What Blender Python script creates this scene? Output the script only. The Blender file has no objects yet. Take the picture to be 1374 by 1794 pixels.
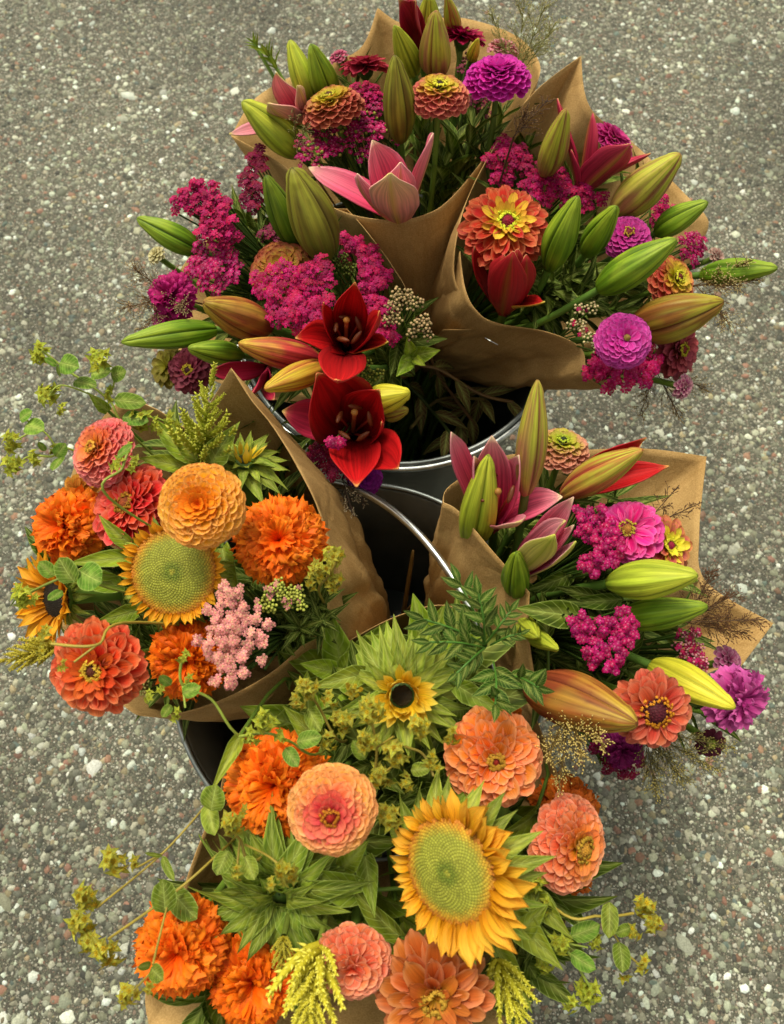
import bpy, math, random
import numpy as np
from mathutils import Vector, Matrix, Quaternion, noise
random.seed(7); rng = np.random.default_rng(7)
sc = bpy.context.scene
COL = sc.collection
PI = math.pi
# ------------------------------------------------------------------ camera
CAM_H, TILT, FPX = 0.95, math.radians(20), 1305.0
cam = bpy.data.cameras.new('camera'); camo = bpy.data.objects.new('camera', cam); COL.objects.link(camo)
camo.location = (0, 0, CAM_H); camo.rotation_euler = (TILT, 0, 0)
cam.sensor_fit = 'VERTICAL'; cam.sensor_height = 36; cam.lens = FPX / 1794 * 36; cam.clip_start = .01; cam.clip_end = 200
sc.camera = camo
cam.dof.use_dof = True; cam.dof.focus_distance = .52; cam.dof.aperture_fstop = 11
# ------------------------------------------------------------------ daylight, soft overcast
SUN_EL, SUN_AZ = math.radians(62), math.radians(-25)      # from behind the buckets, a little left
w = bpy.data.worlds.new('World'); sc.world = w; w.use_nodes = True
nt = w.node_tree; nt.nodes.clear()
sky = nt.nodes.new('ShaderNodeTexSky'); sky.sky_type = 'NISHITA'; sky.sun_disc = False
sky.sun_elevation = SUN_EL; sky.sun_rotation = SUN_AZ; sky.air_density = 1.0; sky.dust_density = 4.0; sky.ozone_density = .6
hs = nt.nodes.new('ShaderNodeHueSaturation'); hs.inputs['Saturation'].default_value = .15
bg = nt.nodes.new('ShaderNodeBackground'); bg.inputs['Strength'].default_value = .12
wo = nt.nodes.new('ShaderNodeOutputWorld')
wb = nt.nodes.new('ShaderNodeMix'); wb.data_type = 'RGBA'; wb.blend_type = 'MULTIPLY'; wb.inputs[0].default_value = 1; wb.inputs[7].default_value = (1.0, .97, .80, 1)   # warm white balance of a hazy overcast sky
nt.links.new(sky.outputs[0], hs.inputs['Color']); nt.links.new(hs.outputs[0], wb.inputs[6]); nt.links.new(wb.outputs[2], bg.inputs[0]); nt.links.new(bg.outputs[0], wo.inputs[0])
sl = bpy.data.lights.new('sun', 'SUN'); sl.energy = 1.5; sl.angle = math.radians(14); sl.color = (1, .93, .74)
so = bpy.data.objects.new('sun', sl); COL.objects.link(so); so.location = (0, 0, 3)
sdir = Vector((math.sin(SUN_AZ) * math.cos(SUN_EL), math.cos(SUN_AZ) * math.cos(SUN_EL), math.sin(SUN_EL)))
so.rotation_euler = sdir.to_track_quat('Z', 'Y').to_euler()
sc.view_settings.view_transform = 'Standard'; sc.view_settings.look = 'None'
sc.view_settings.exposure = 0.85; sc.view_settings.gamma = 1
# ------------------------------------------------------------------ helpers
CT, ST = math.cos(TILT), math.sin(TILT)
def P(px, py, z):
    dx, dy, dz = (px - 687) / FPX, -(py - 897) / FPX, -1.0
    wy, wz = CT * dy - ST * dz, ST * dy + CT * dz
    k = (z - CAM_H) / wz
    return Vector((dx * k, wy * k, z))
def S(p):                                   # metres per photograph pixel at a point
    return -(-ST * p.y + CT * (p.z - CAM_H)) / FPX
def cdir(fx, fy):                           # facing direction, given as seen in the picture
    fz = math.sqrt(max(.01, 1 - fx * fx - fy * fy))
    return Vector((fx, CT * fy - ST * fz, ST * fy + CT * fz)).normalized()
def hx(h):
    h = h.lstrip('#'); c = [int(h[i:i + 2], 16) / 255 for i in (0, 2, 4)]
    return tuple(x / 12.92 if x <= .04045 else ((x + .055) / 1.055) ** 2.4 for x in c)
def mix(a, b, t):
    t = max(0, min(1, t)); return tuple(a[i] + (b[i] - a[i]) * t for i in range(3))
def ramp(st, v):
    if v <= st[0][0]: return st[0][1]
    for (a, ca), (b, cb) in zip(st, st[1:]):
        if v <= b: return mix(ca, cb, (v - a) / (b - a + 1e-9))
    return st[-1][1]
def sm(a, b, x):
    t = max(0, min(1, (x - a) / (b - a))); return t * t * (3 - 2 * t)
def mesh(name, V, F, mat, cols=None, uvs=None, smooth=True):
    m = bpy.data.meshes.new(name); m.from_pydata([tuple(v) for v in V], [], F)
    if cols is not None:
        a = m.attributes.new('Col', 'FLOAT_COLOR', 'POINT')
        arr = np.ones((len(V), 4), dtype=np.float32); arr[:, :3] = np.array(cols, dtype=np.float32)
        a.data.foreach_set('color', arr.ravel())
    if uvs is not None:
        a = m.attributes.new('uvp', 'FLOAT2', 'POINT'); a.data.foreach_set('vector', np.array(uvs, dtype=np.float32).ravel())
    m.materials.append(mat)
    if smooth: m.shade_smooth()
    return m
def grid_faces(n, m_, wrap=False):          # n rows, m_ columns
    F = []
    for i in range(n - 1):
        for j in range(m_ if wrap else m_ - 1):
            a = i * m_ + j; b = i * m_ + (j + 1) % m_
            F.append((a, b, b + m_, a + m_))
    return F
class MB:                                   # collects geometry for ONE mesh
    def __init__(s): s.V = []; s.F = []; s.C = []; s.U = []
    def add(s, V, F, C, U=None):
        o = len(s.V); s.V += [Vector(v) for v in V]; s.F += [tuple(i + o for i in f) for f in F]
        s.C += (C if isinstance(C, list) else [C] * len(V)); s.U += (U if U else [(0, 0)] * len(V))
    def make(s, name, mat, inv=None, smooth=True):
        V = [inv @ v for v in s.V] if inv is not None else s.V
        return mesh(name, V, s.F, mat, s.C, s.U, smooth)
def cat(pts, n, closed=False):              # Catmull-Rom
    pts = [Vector(p) for p in pts]; N = len(pts); out = []
    segs = N if closed else N - 1
    for k in range(n):
        t = k / (n if closed else n - 1) * segs; i = min(int(t), segs - 1); t -= i
        g = (lambda q: pts[q % N]) if closed else (lambda q: pts[max(0, min(N - 1, q))])
        a, b, c, d = g(i - 1), g(i), g(i + 1), g(i + 2)
        out.append(.5 * ((2 * b) + (c - a) * t + (2 * a - 5 * b + 4 * c - d) * t * t + (3 * b - a - 3 * c + d) * t ** 3))
    return out
def tube_into(mb, pts, r, seg=6, col=(.1, .2, .03), cap=True):
    n = len(pts); rr = r if isinstance(r, (list, tuple)) else [r] * n
    V = []; C = []
    x = None
    for i, p in enumerate(pts):
        t = (pts[min(i + 1, n - 1)] - pts[max(i - 1, 0)])
        t = t.normalized() if t.length > 1e-9 else Vector((0, 0, 1))
        if x is None: x = t.orthogonal().normalized()
        x = (x - t * x.dot(t)); x = x.normalized() if x.length > 1e-6 else t.orthogonal().normalized()
        y = t.cross(x)
        for k in range(seg):
            a = 2 * PI * k / seg; V.append(p + (x * math.cos(a) + y * math.sin(a)) * rr[i])
            C.append(col(i / (n - 1)) if callable(col) else col)
    F = grid_faces(n, seg, True)
    if cap: F += [tuple(range(seg))[::-1], tuple((n - 1) * seg + k for k in range(seg))]
    mb.add(V, F, C)
def frame(pos, zdir, up=None, roll=0, s=1):
    z = Vector(zdir).normalized(); q = z.to_track_quat('Z', 'Y')
    M = q.to_matrix().to_4x4() @ Matrix.Rotation(roll, 4, 'Z') @ Matrix.Scale(s, 4)
    M.translation = pos; return M
def yz(pos, y, z, s=1):                     # frame with Y along y, Z near z
    y = Vector(y).normalized(); z = Vector(z); z = (z - y * z.dot(y)); z = z.normalized() if z.length > 1e-5 else y.orthogonal().normalized()
    x = y.cross(z); M = Matrix((x, y, z)).transposed().to_4x4(); 
    sx, sy, sz = s if isinstance(s, tuple) else (s, s, s)
    M = M @ Matrix.Diagonal((sx, sy, sz, 1)); M.translation = pos; return M
def ob(name, me, parent=None, M=None):
    o = bpy.data.objects.new(name, me); COL.objects.link(o)
    if parent is not None: o.parent = parent
    if M is not None: o.matrix_basis = M
    return o
REG = []; USED = set()
STOPW = {'at','in','under','beside','with','above','below','behind','left','right','over','next','inside','of','near','between','among','on','around','by','showing','standing','lying','reaching','leaning','hanging','tucked','turned','tucked','level','crossing','rising','seen','half','bent','pointing','poking','out','just','peeping','cut','slanting','facing','that','deep'}
def filler_label(word, px, py):
    c = P(px, py, .43); best = sorted(REG, key=lambda q: (q[0] - c.x) ** 2 + (q[1] - c.y) ** 2)
    for x, y, lab in best:
        ws = lab.split(); k = next((i for i, w_ in enumerate(ws) if w_ in STOPW and i > 1), len(ws)); core = ' '.join(ws[:k])
        d = ('right of' if c.x > x else 'left of') if abs(c.x - x) > abs(c.y - y) else ('above' if c.y > y else 'below')
        t = f'{word} {d} the {core}'
        if t not in USED and len(t.split()) <= 16 and k > 1: USED.add(t); return t
    return word
def thing(name, label, cat_, group=None, M=None):
    if M is not None and name not in ('paper_wrap', 'leafy_stem', 'metal_bucket'): REG.append((M.translation.x, M.translation.y, label))
    o = bpy.data.objects.new(name, None); COL.objects.link(o); o.empty_display_size = .02
    o['label'] = label; o['category'] = cat_
    if group: o['group'] = group
    if M is not None: o.matrix_basis = M
    return o
def jit(a): return random.uniform(-a, a)
# ------------------------------------------------------------------ materials
def mk_mat(name):
    m = bpy.data.materials.new(name); m.use_nodes = True; n = m.node_tree
    return m, n, n.nodes['Principled BSDF'], n.nodes['Material Output']
def surf(name, rough=.6, transl=.0, rnd=.25, streak=(16, 2), samt=.35, bump=.0, spec=.4, nscale=None, hue=.0, coat=0, hue0=.5):
    m, n, b, out = mk_mat(name); L = n.links.new
    at = n.nodes.new('ShaderNodeAttribute'); at.attribute_name = 'Col'
    uv = n.nodes.new('ShaderNodeAttribute'); uv.attribute_name = 'uvp'
    oi = n.nodes.new('ShaderNodeObjectInfo')
    if nscale:
        tc = n.nodes.new('ShaderNodeTexCoord'); vec = tc.outputs['Object']; sc_ = nscale
    else:
        mp = n.nodes.new('ShaderNodeMapping'); mp.inputs['Scale'].default_value = (streak[0], streak[1], 1)
        L(uv.outputs['Vector'], mp.inputs['Vector']); vec = mp.outputs[0]; sc_ = 1.0
    nz = n.nodes.new('ShaderNodeTexNoise'); nz.inputs['Scale'].default_value = sc_; nz.inputs['Detail'].default_value = 4
    ad = n.nodes.new('ShaderNodeVectorMath'); ad.operation = 'ADD'
    L(vec, ad.inputs[0]); cmb = n.nodes.new('ShaderNodeCombineXYZ')
    ml = n.nodes.new('ShaderNodeMath'); ml.operation = 'MULTIPLY'; ml.inputs[1].default_value = 37.0
    L(oi.outputs['Random'], ml.inputs[0]); L(ml.outputs[0], cmb.inputs[2]); L(ml.outputs[0], cmb.inputs[0]); L(cmb.outputs[0], ad.inputs[1])
    L(ad.outputs[0], nz.inputs['Vector'])
    mr = n.nodes.new('ShaderNodeMapRange'); mr.inputs['From Min'].default_value = .3; mr.inputs['From Max'].default_value = .7
    mr.inputs['To Min'].default_value = 1 - samt; mr.inputs['To Max'].default_value = 1 + samt * .35
    L(nz.outputs['Fac'], mr.inputs['Value'])
    rv = n.nodes.new('ShaderNodeMapRange'); rv.inputs['To Min'].default_value = 1 - rnd; rv.inputs['To Max'].default_value = 1 + rnd * .5
    L(oi.outputs['Random'], rv.inputs['Value'])
    mm = n.nodes.new('ShaderNodeMath'); mm.operation = 'MULTIPLY'; L(mr.outputs[0], mm.inputs[0]); L(rv.outputs[0], mm.inputs[1])
    vs = n.nodes.new('ShaderNodeVectorMath'); vs.operation = 'SCALE'; L(at.outputs['Color'], vs.inputs[0]); L(mm.outputs[0], vs.inputs['Scale'])
    colout = vs.outputs[0]
    if hue:
        h = n.nodes.new('ShaderNodeHueSaturation'); hr = n.nodes.new('ShaderNodeMapRange')
        hr.inputs['To Min'].default_value = hue0 - hue; hr.inputs['To Max'].default_value = hue0 + hue
        fr = n.nodes.new('ShaderNodeMath'); fr.operation = 'FRACT'; L(ml.outputs[0], fr.inputs[0]); L(fr.outputs[0], hr.inputs['Value'])
        L(hr.outputs[0], h.inputs['Hue']); L(colout, h.inputs['Color']); colout = h.outputs[0]
    L(colout, b.inputs['Base Color']); b.inputs['Roughness'].default_value = rough
    b.inputs['Specular IOR Level'].default_value = spec
    if coat: b.inputs['Coat Weight'].default_value = coat; b.inputs['Coat Roughness'].default_value = .35
    if bump:
        bp = n.nodes.new('ShaderNodeBump'); bp.inputs['Strength'].default_value = bump; bp.inputs['Distance'].default_value = .001
        L(nz.outputs['Fac'], bp.inputs['Height']); L(bp.outputs[0], b.inputs['Normal'])
    if transl:
        tr = n.nodes.new('ShaderNodeBsdfTranslucent'); L(colout, tr.inputs['Color']); mx = n.nodes.new('ShaderNodeMixShader')
        mx.inputs[0].default_value = transl; L(b.outputs[0], mx.inputs[1]); L(tr.outputs[0], mx.inputs[2]); L(mx.outputs[0], out.inputs['Surface'])
    return m
M_PETAL = surf('petal_surface', .55, .28, .20, (12, 1.2), .28, .3, .16, hue=.008)
M_LEAF = surf('leaf_surface', .55, .25, .35, (5, 4), .45, .4, .12, hue=.014, hue0=.468)
def veins(m):
    n = m.node_tree; L = n.links.new; b = n.nodes['Principled BSDF']; src = b.inputs['Base Color'].links[0].from_socket
    uv = n.nodes.new('ShaderNodeAttribute'); uv.attribute_name = 'uvp'; sp = n.nodes.new('ShaderNodeSeparateXYZ'); L(uv.outputs['Vector'], sp.inputs[0])
    def mt(op, a, c=None, d=None):
        q = n.nodes.new('ShaderNodeMath'); q.operation = op
        for i, x in enumerate((a, c, d)):
            if x is None: continue
            if isinstance(x, (int, float)): q.inputs[i].default_value = x
            else: L(x, q.inputs[i])
        return q.outputs[0]
    a = mt('ABSOLUTE', mt('SUBTRACT', mt('FRACT', mt('ADD', sp.outputs[0], .5)), .5))
    mid = mt('SUBTRACT', 1, mt('MULTIPLY', a, 28)); mid = mt('MAXIMUM', mid, 0)
    side = mt('SINE', mt('MULTIPLY', mt('SUBTRACT', sp.outputs[1], mt('MULTIPLY', a, .55)), 44)); side = mt('MULTIPLY', mt('MAXIMUM', mt('SUBTRACT', side, .72), 0), 1.6)
    edge = mt('MULTIPLY', mt('MAXIMUM', mt('SUBTRACT', a, .44), 0), 9)
    f = mt('MINIMUM', mt('ADD', mt('ADD', mt('MULTIPLY', mid, .7), side), edge), .85)
    mx = n.nodes.new('ShaderNodeMix'); mx.data_type = 'RGBA'; mx.inputs[7].default_value = (.40, .50, .12, 1); L(f, mx.inputs[0]); L(src, mx.inputs[6]); L(mx.outputs[2], b.inputs['Base Color'])
    bp = n.nodes.new('ShaderNodeBump'); bp.inputs['Strength'].default_value = .6; bp.inputs['Distance'].default_value = .0008; L(mt('SUBTRACT', 1, f), bp.inputs['Height']); L(b.inputs['Normal'].links[0].from_socket, bp.inputs['Normal']); L(bp.outputs[0], b.inputs['Normal'])
veins(M_LEAF)
M_BUD = surf('lily_surface', .5, .14, .0, (20, 1.1), .42, .5, .25)
M_STEM = surf('stem_surface', .55, .0, .3, (6, 6), .3, .0, .4, nscale=60)
M_TINY = surf('floret_surface', .6, .2, .45, (4, 4), .2, .0, .15, hue=.012)
M_DISC = surf('disc_surface', .7, .0, .0, (4, 4), .2, .0, .3, nscale=150)
M_STRAW = surf('straw_surface', .5, .2, .3, (4, 4), .3, .0, .4, nscale=80)
def paper_mat():
    m, n, b, out = mk_mat('kraft_paper'); L = n.links.new
    tc = n.nodes.new('ShaderNodeTexCoord'); uv = n.nodes.new('ShaderNodeAttribute'); uv.attribute_name = 'uvp'
    n1 = n.nodes.new('ShaderNodeTexNoise'); n1.inputs['Scale'].default_value = 900; n1.inputs['Detail'].default_value = 3
    n2 = n.nodes.new('ShaderNodeTexNoise'); n2.inputs['Scale'].default_value = 22; n2.inputs['Detail'].default_value = 5
    mp = n.nodes.new('ShaderNodeMapping'); mp.inputs['Scale'].default_value = (220, 8, 1); L(uv.outputs['Vector'], mp.inputs[0])
    n3 = n.nodes.new('ShaderNodeTexNoise'); n3.inputs['Scale'].default_value = 1; L(mp.outputs[0], n3.inputs['Vector'])
    L(tc.outputs['Object'], n1.inputs['Vector']); L(tc.outputs['Object'], n2.inputs['Vector'])
    a = n.nodes.new('ShaderNodeMath'); a.operation = 'ADD'; L(n1.outputs['Fac'], a.inputs[0]); L(n2.outputs['Fac'], a.inputs[1])
    a2 = n.nodes.new('ShaderNodeMath'); a2.operation = 'MULTIPLY_ADD'; L(n3.outputs['Fac'], a2.inputs[0]); a2.inputs[1].default_value = .35; L(a.outputs[0], a2.inputs[2])
    cr = n.nodes.new('ShaderNodeValToRGB'); e = cr.color_ramp.elements
    dv = n.nodes.new('ShaderNodeMath'); dv.operation = 'DIVIDE'; dv.inputs[1].default_value = 2.35; L(a2.outputs[0], dv.inputs[0])
    e[0].position = .36; e[0].color = (*hx('#9c7844'), 1); e[1].position = .64; e[1].color = (*hx('#c8a46c'), 1)
    L(dv.outputs[0], cr.inputs[0]); L(cr.outputs[0], b.inputs['Base Color']); b.inputs['Roughness'].default_value = .78
    b.inputs['Specular IOR Level'].default_value = .25
    vo = n.nodes.new('ShaderNodeTexVoronoi'); vo.feature = 'DISTANCE_TO_EDGE'; vo.inputs['Scale'].default_value = 16; wr = n.nodes.new('ShaderNodeVectorMath'); wr.operation = 'MULTIPLY_ADD'; wr.inputs[1].default_value = (.06, .06, .06); L(n2.outputs['Color'], wr.inputs[0]); L(tc.outputs['Object'], wr.inputs[2]); L(wr.outputs[0], vo.inputs['Vector'])
    vm = n.nodes.new('ShaderNodeMapRange'); vm.inputs['From Max'].default_value = .10; vm.inputs['To Min'].default_value = 0; vm.inputs['To Max'].default_value = 1.3; L(vo.outputs['Distance'], vm.inputs['Value'])
    hs_ = n.nodes.new('ShaderNodeMath'); hs_.operation = 'ADD'; L(a2.outputs[0], hs_.inputs[0]); L(vm.outputs[0], hs_.inputs[1])
    bp = n.nodes.new('ShaderNodeBump'); bp.inputs['Strength'].default_value = .35; bp.inputs['Distance'].default_value = .0010
    L(hs_.outputs[0], bp.inputs['Height']); L(bp.outputs[0], b.inputs['Normal'])
    tr = n.nodes.new('ShaderNodeBsdfTranslucent'); L(cr.outputs[0], tr.inputs['Color']); mx = n.nodes.new('ShaderNodeMixShader')
    mx.inputs[0].default_value = .12; L(b.outputs[0], mx.inputs[1]); L(tr.outputs[0], mx.inputs[2]); L(mx.outputs[0], out.inputs['Surface'])
    return m
M_PAPER = paper_mat()
def metal_mat(name, c0, c1, rough, metallic, sc_=40):
    m, n, b, out = mk_mat(name); L = n.links.new
    tc = n.nodes.new('ShaderNodeTexCoord'); nz = n.nodes.new('ShaderNodeTexNoise'); nz.inputs['Scale'].default_value = sc_; nz.inputs['Detail'].default_value = 6
    mp = n.nodes.new('ShaderNodeMapping'); mp.inputs['Scale'].default_value = (1, 1, .35); L(tc.outputs['Object'], mp.inputs[0]); L(mp.outputs[0], nz.inputs['Vector'])
    cr = n.nodes.new('ShaderNodeValToRGB'); cr.color_ramp.elements[0].position = .35; cr.color_ramp.elements[0].color = (*c0, 1); cr.color_ramp.elements[1].position = .7; cr.color_ramp.elements[1].color = (*c1, 1)
    L(nz.outputs['Fac'], cr.inputs[0]); L(cr.outputs[0], b.inputs['Base Color']); b.inputs['Metallic'].default_value = metallic
    mr = n.nodes.new('ShaderNodeMapRange'); mr.inputs['To Min'].default_value = rough * .7; mr.inputs['To Max'].default_value = rough * 1.4
    L(nz.outputs['Fac'], mr.inputs['Value']); L(mr.outputs[0], b.inputs['Roughness']); return m
M_WALL = metal_mat('bucket_metal', (.12, .13, .122), (.2, .21, .195), .48, .3)
M_RIM = metal_mat('bright_wire', (.5, .54, .55), (.75, .78, .78), .30, 1.0, 120)
M_EDGE = metal_mat('dull_rim', (.16, .18, .18), (.34, .37, .37), .38, .9, 60)
M_WATER, n_, b_, o_ = mk_mat('water'); b_.inputs['Base Color'].default_value = (.02, .035, .03, 1); b_.inputs['Roughness'].default_value = .06
b_.inputs['Specular IOR Level'].default_value = .5
nz_ = n_.nodes.new('ShaderNodeTexNoise'); nz_.inputs['Scale'].default_value = 30; bp_ = n_.nodes.new('ShaderNodeBump'); bp_.inputs['Strength'].default_value = .1; bp_.inputs['Distance'].default_value = .002
n_.links.new(nz_.outputs['Fac'], bp_.inputs['Height']); n_.links.new(bp_.outputs[0], b_.inputs['Normal'])
# ------------------------------------------------------------------ asphalt
def ground_mat():
    m, n, b, out = mk_mat('asphalt'); L = n.links.new
    tc = n.nodes.new('ShaderNodeTexCoord')
    col = None; h = None
    base = n.nodes.new('ShaderNodeTexNoise'); base.inputs['Scale'].default_value = 700; base.inputs['Detail'].default_value = 3; L(tc.outputs['Object'], base.inputs['Vector'])
    cr = n.nodes.new('ShaderNodeValToRGB'); cr.color_ramp.elements[0].position = .35; cr.color_ramp.elements[0].color = (.025, .025, .02, 1)
    cr.color_ramp.elements[1].position = .75; cr.color_ramp.elements[1].color = (.20, .205, .145, 1); L(base.outputs['Fac'], cr.inputs[0]); col = cr.outputs[0]
    hh = None
    for scl, thr in ((420, .36), (190, .30)):
        v = n.nodes.new('ShaderNodeTexVoronoi'); v.inputs['Scale'].default_value = scl; L(tc.outputs['Object'], v.inputs['Vector'])
        c2 = n.nodes.new('ShaderNodeValToRGB'); E = c2.color_ramp.elements
        E[0].position = 0; E[0].color = (.06, .055, .045, 1); E[1].position = 1; E[1].color = (.55, .54, .46, 1)
        for p_, c_ in ((.3, (.12, .105, .08)), (.5, (.24, .22, .16)), (.6, (.2, .13, .1)), (.75, (.33, .31, .24))):
            e = E.new(p_); e.color = (*c_, 1)
        sx = n.nodes.new('ShaderNodeSeparateColor'); L(v.outputs['Color'], sx.inputs[0]); L(sx.outputs[0], c2.inputs[0])
        mr = n.nodes.new('ShaderNodeMapRange'); mr.inputs['From Min'].default_value = thr; mr.inputs['From Max'].default_value = thr + .12
        mr.inputs['To Min'].default_value = 1; mr.inputs['To Max'].default_value = 0; L(v.outputs['Distance'], mr.inputs['Value'])
        mx = n.nodes.new('ShaderNodeMix'); mx.data_type = 'RGBA'; L(mr.outputs[0], mx.inputs[0]); L(col, mx.inputs[6]); L(c2.outputs[0], mx.inputs[7]); col = mx.outputs[2]
        if hh is None: hh = mr.outputs[0]
        else:
            ad = n.nodes.new('ShaderNodeMath'); ad.operation = 'ADD'; L(hh, ad.inputs[0]); L(mr.outputs[0], ad.inputs[1]); hh = ad.outputs[0]
    big = n.nodes.new('ShaderNodeTexNoise'); big.inputs['Scale'].default_value = 3.5; L(tc.outputs['Object'], big.inputs['Vector'])
    br = n.nodes.new('ShaderNodeMapRange'); br.inputs['From Min'].default_value = .3; br.inputs['From Max'].default_value = .7; big.inputs['Detail'].default_value = 4; br.inputs['To Min'].default_value = .55; br.inputs['To Max'].default_value = 1.05; L(big.outputs['Fac'], br.inputs['Value'])
    vs = n.nodes.new('ShaderNodeVectorMath'); vs.operation = 'SCALE'; L(col, vs.inputs[0]); L(br.outputs[0], vs.inputs['Scale'])
    L(vs.outputs[0], b.inputs['Base Color']); b.inputs['Roughness'].default_value = .85
    bp = n.nodes.new('ShaderNodeBump'); bp.inputs['Strength'].default_value = .7; bp.inputs['Distance'].default_value = .0015; L(hh, bp.inputs['Height']); L(bp.outputs[0], b.inputs['Normal'])
    return m
gm = mesh('ground', [(-30, -30, 0), (30, -30, 0), (30, 30, 0), (-30, 30, 0)], [(0, 1, 2, 3)], ground_mat(), smooth=False)
ground = ob('ground', gm); ground['kind'] = 'structure'; ground['label'] = 'rough grey asphalt paved with mixed pebbles under the flower buckets'
def stone_mat():
    m, n, b, out = mk_mat('stone'); L = n.links.new
    at = n.nodes.new('ShaderNodeAttribute'); at.attribute_name = 'Col'; tc = n.nodes.new('ShaderNodeTexCoord')
    nz = n.nodes.new('ShaderNodeTexNoise'); nz.inputs['Scale'].default_value = 500; nz.inputs['Detail'].default_value = 3; L(tc.outputs['Object'], nz.inputs['Vector'])
    mr = n.nodes.new('ShaderNodeMapRange'); mr.inputs['From Min'].default_value = .3; mr.inputs['From Max'].default_value = .7; mr.inputs['To Min'].default_value = .65; mr.inputs['To Max'].default_value = 1.15; L(nz.outputs['Fac'], mr.inputs['Value'])
    big = n.nodes.new('ShaderNodeTexNoise'); big.inputs['Scale'].default_value = 3.5; big.inputs['Detail'].default_value = 4; L(tc.outputs['Object'], big.inputs['Vector'])
    br = n.nodes.new('ShaderNodeMapRange'); br.inputs['From Min'].default_value = .3; br.inputs['From Max'].default_value = .7; br.inputs['To Min'].default_value = .62; br.inputs['To Max'].default_value = 1.12; L(big.outputs['Fac'], br.inputs['Value'])
    m2 = n.nodes.new('ShaderNodeMath'); m2.operation = 'MULTIPLY'; L(mr.outputs[0], m2.inputs[0]); L(br.outputs[0], m2.inputs[1])
    vs = n.nodes.new('ShaderNodeVectorMath'); vs.operation = 'SCALE'; L(at.outputs['Color'], vs.inputs[0]); L(m2.outputs[0], vs.inputs['Scale'])
    L(vs.outputs[0], b.inputs['Base Color']); b.inputs['Roughness'].default_value = .75; return m
M_STONE = stone_mat()
def stone_cols(N, bright):
    pal = np.array([(.075, .077, .058), (.15, .153, .115), (.235, .24, .17), (.33, .34, .25), (.47, .49, .385), (.66, .72, .63), (.27, .15, .10), (.32, .27, .16), (.12, .16, .14)])
    pr = np.array([.14, .2, .22, .19, .10, .03, .05, .05, .02]) if not bright else np.array([.05, .10, .14, .2, .2, .18, .06, .06, .01])
    c = pal[rng.choice(len(pal), N, p=pr / pr.sum())]
    return c * .92 * rng.uniform(.6, 1.3, (N, 1)) * rng.uniform(.95, 1.05, (N, 3))
def stones_np(N, rmin, rmax, bright, zlift):
    # positions across the visible ground, denser where the camera sees it
    y = rng.uniform(-.42, 1.55, N); x = rng.uniform(-1, 1, N) * (.52 + .24 * (y + .42) / 1.4)
    r = rmin + (rmax - rmin) * rng.random(N) ** 2.2
    k = 6; ang = np.linspace(0, 2 * PI, k, endpoint=False)[None, :] + rng.uniform(0, PI, (N, 1)) + rng.uniform(-.3, .3, (N, k))
    rad = r[:, None] * rng.uniform(.7, 1.15, (N, k)); el = rng.uniform(.55, 1, N)[:, None]; th = rng.uniform(0, PI, N)[:, None]
    px_, py_ = rad * np.cos(ang), rad * np.sin(ang) * el
    qx, qy = px_ * np.cos(th) - py_ * np.sin(th), px_ * np.sin(th) + py_ * np.cos(th)
    h = (r * rng.uniform(.06, .26, N) + zlift)[:, None]
    V = np.zeros((N, 13, 3)); V[:, :6, 0] = x[:, None] + qx; V[:, :6, 1] = y[:, None] + qy; V[:, :6, 2] = -.0005
    V[:, 6:12, 0] = x[:, None] + qx * .72; V[:, 6:12, 1] = y[:, None] + qy * .72; V[:, 6:12, 2] = h * rng.uniform(.7, 1, (N, 6))
    V[:, 12, 0] = x; V[:, 12, 1] = y; V[:, 12, 2] = h[:, 0] * rng.uniform(.95, 1.2, N)
    f = [];
    for j in range(6):
        a, b = j, (j + 1) % 6; f += [(a, b, b + 6), (a, b + 6, a + 6), (a + 6, b + 6, 12)]
    f = np.array(f); F = (f[None] + (np.arange(N) * 13)[:, None, None]).reshape(-1, 3)
    return V.reshape(-1, 3), F, np.repeat(stone_cols(N, bright), 13, axis=0)
def np_mesh(name, V, F, C, mat, smooth=False):
    m = bpy.data.meshes.new(name); m.vertices.add(len(V)); m.vertices.foreach_set('co', V.astype(np.float32).ravel())
    m.loops.add(F.size); m.loops.foreach_set('vertex_index', F.astype(np.int32).ravel())
    m.polygons.add(len(F)); m.polygons.foreach_set('loop_start', np.arange(0, F.size, 3, dtype=np.int32)); m.polygons.foreach_set('loop_total', np.full(len(F), 3, dtype=np.int32))
    a = m.attributes.new('Col', 'FLOAT_COLOR', 'POINT'); c4 = np.ones((len(V), 4), dtype=np.float32); c4[:, :3] = C; a.data.foreach_set('color', c4.ravel())
    m.materials.append(mat); m.update(calc_edges=True); m.validate()
    if smooth: m.shade_smooth()
    return m
V, F, C = stones_np(60000, .0020, .0068, False, .0002)
o = ob('small_stones', np_mesh('small_stones', V, F, C, M_STONE), ground); o['kind'] = 'stuff'
V, F, C = stones_np(5200, .0034, .0078, True, .0004)
o = ob('pale_stones', np_mesh('pale_stones', V, F, C, M_STONE), ground); o['kind'] = 'stuff'
for i in range(230):                        # larger chips one can pick out
    V, F, C = stones_np(1, .0085, .0145, True, .0004); c0 = V[12].copy(); c0[2] = 0
    me = np_mesh('stone', V - c0, F, C * 1.0, M_STONE, False); ob('stone', me, ground, Matrix.Translation(Vector(c0)))
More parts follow.
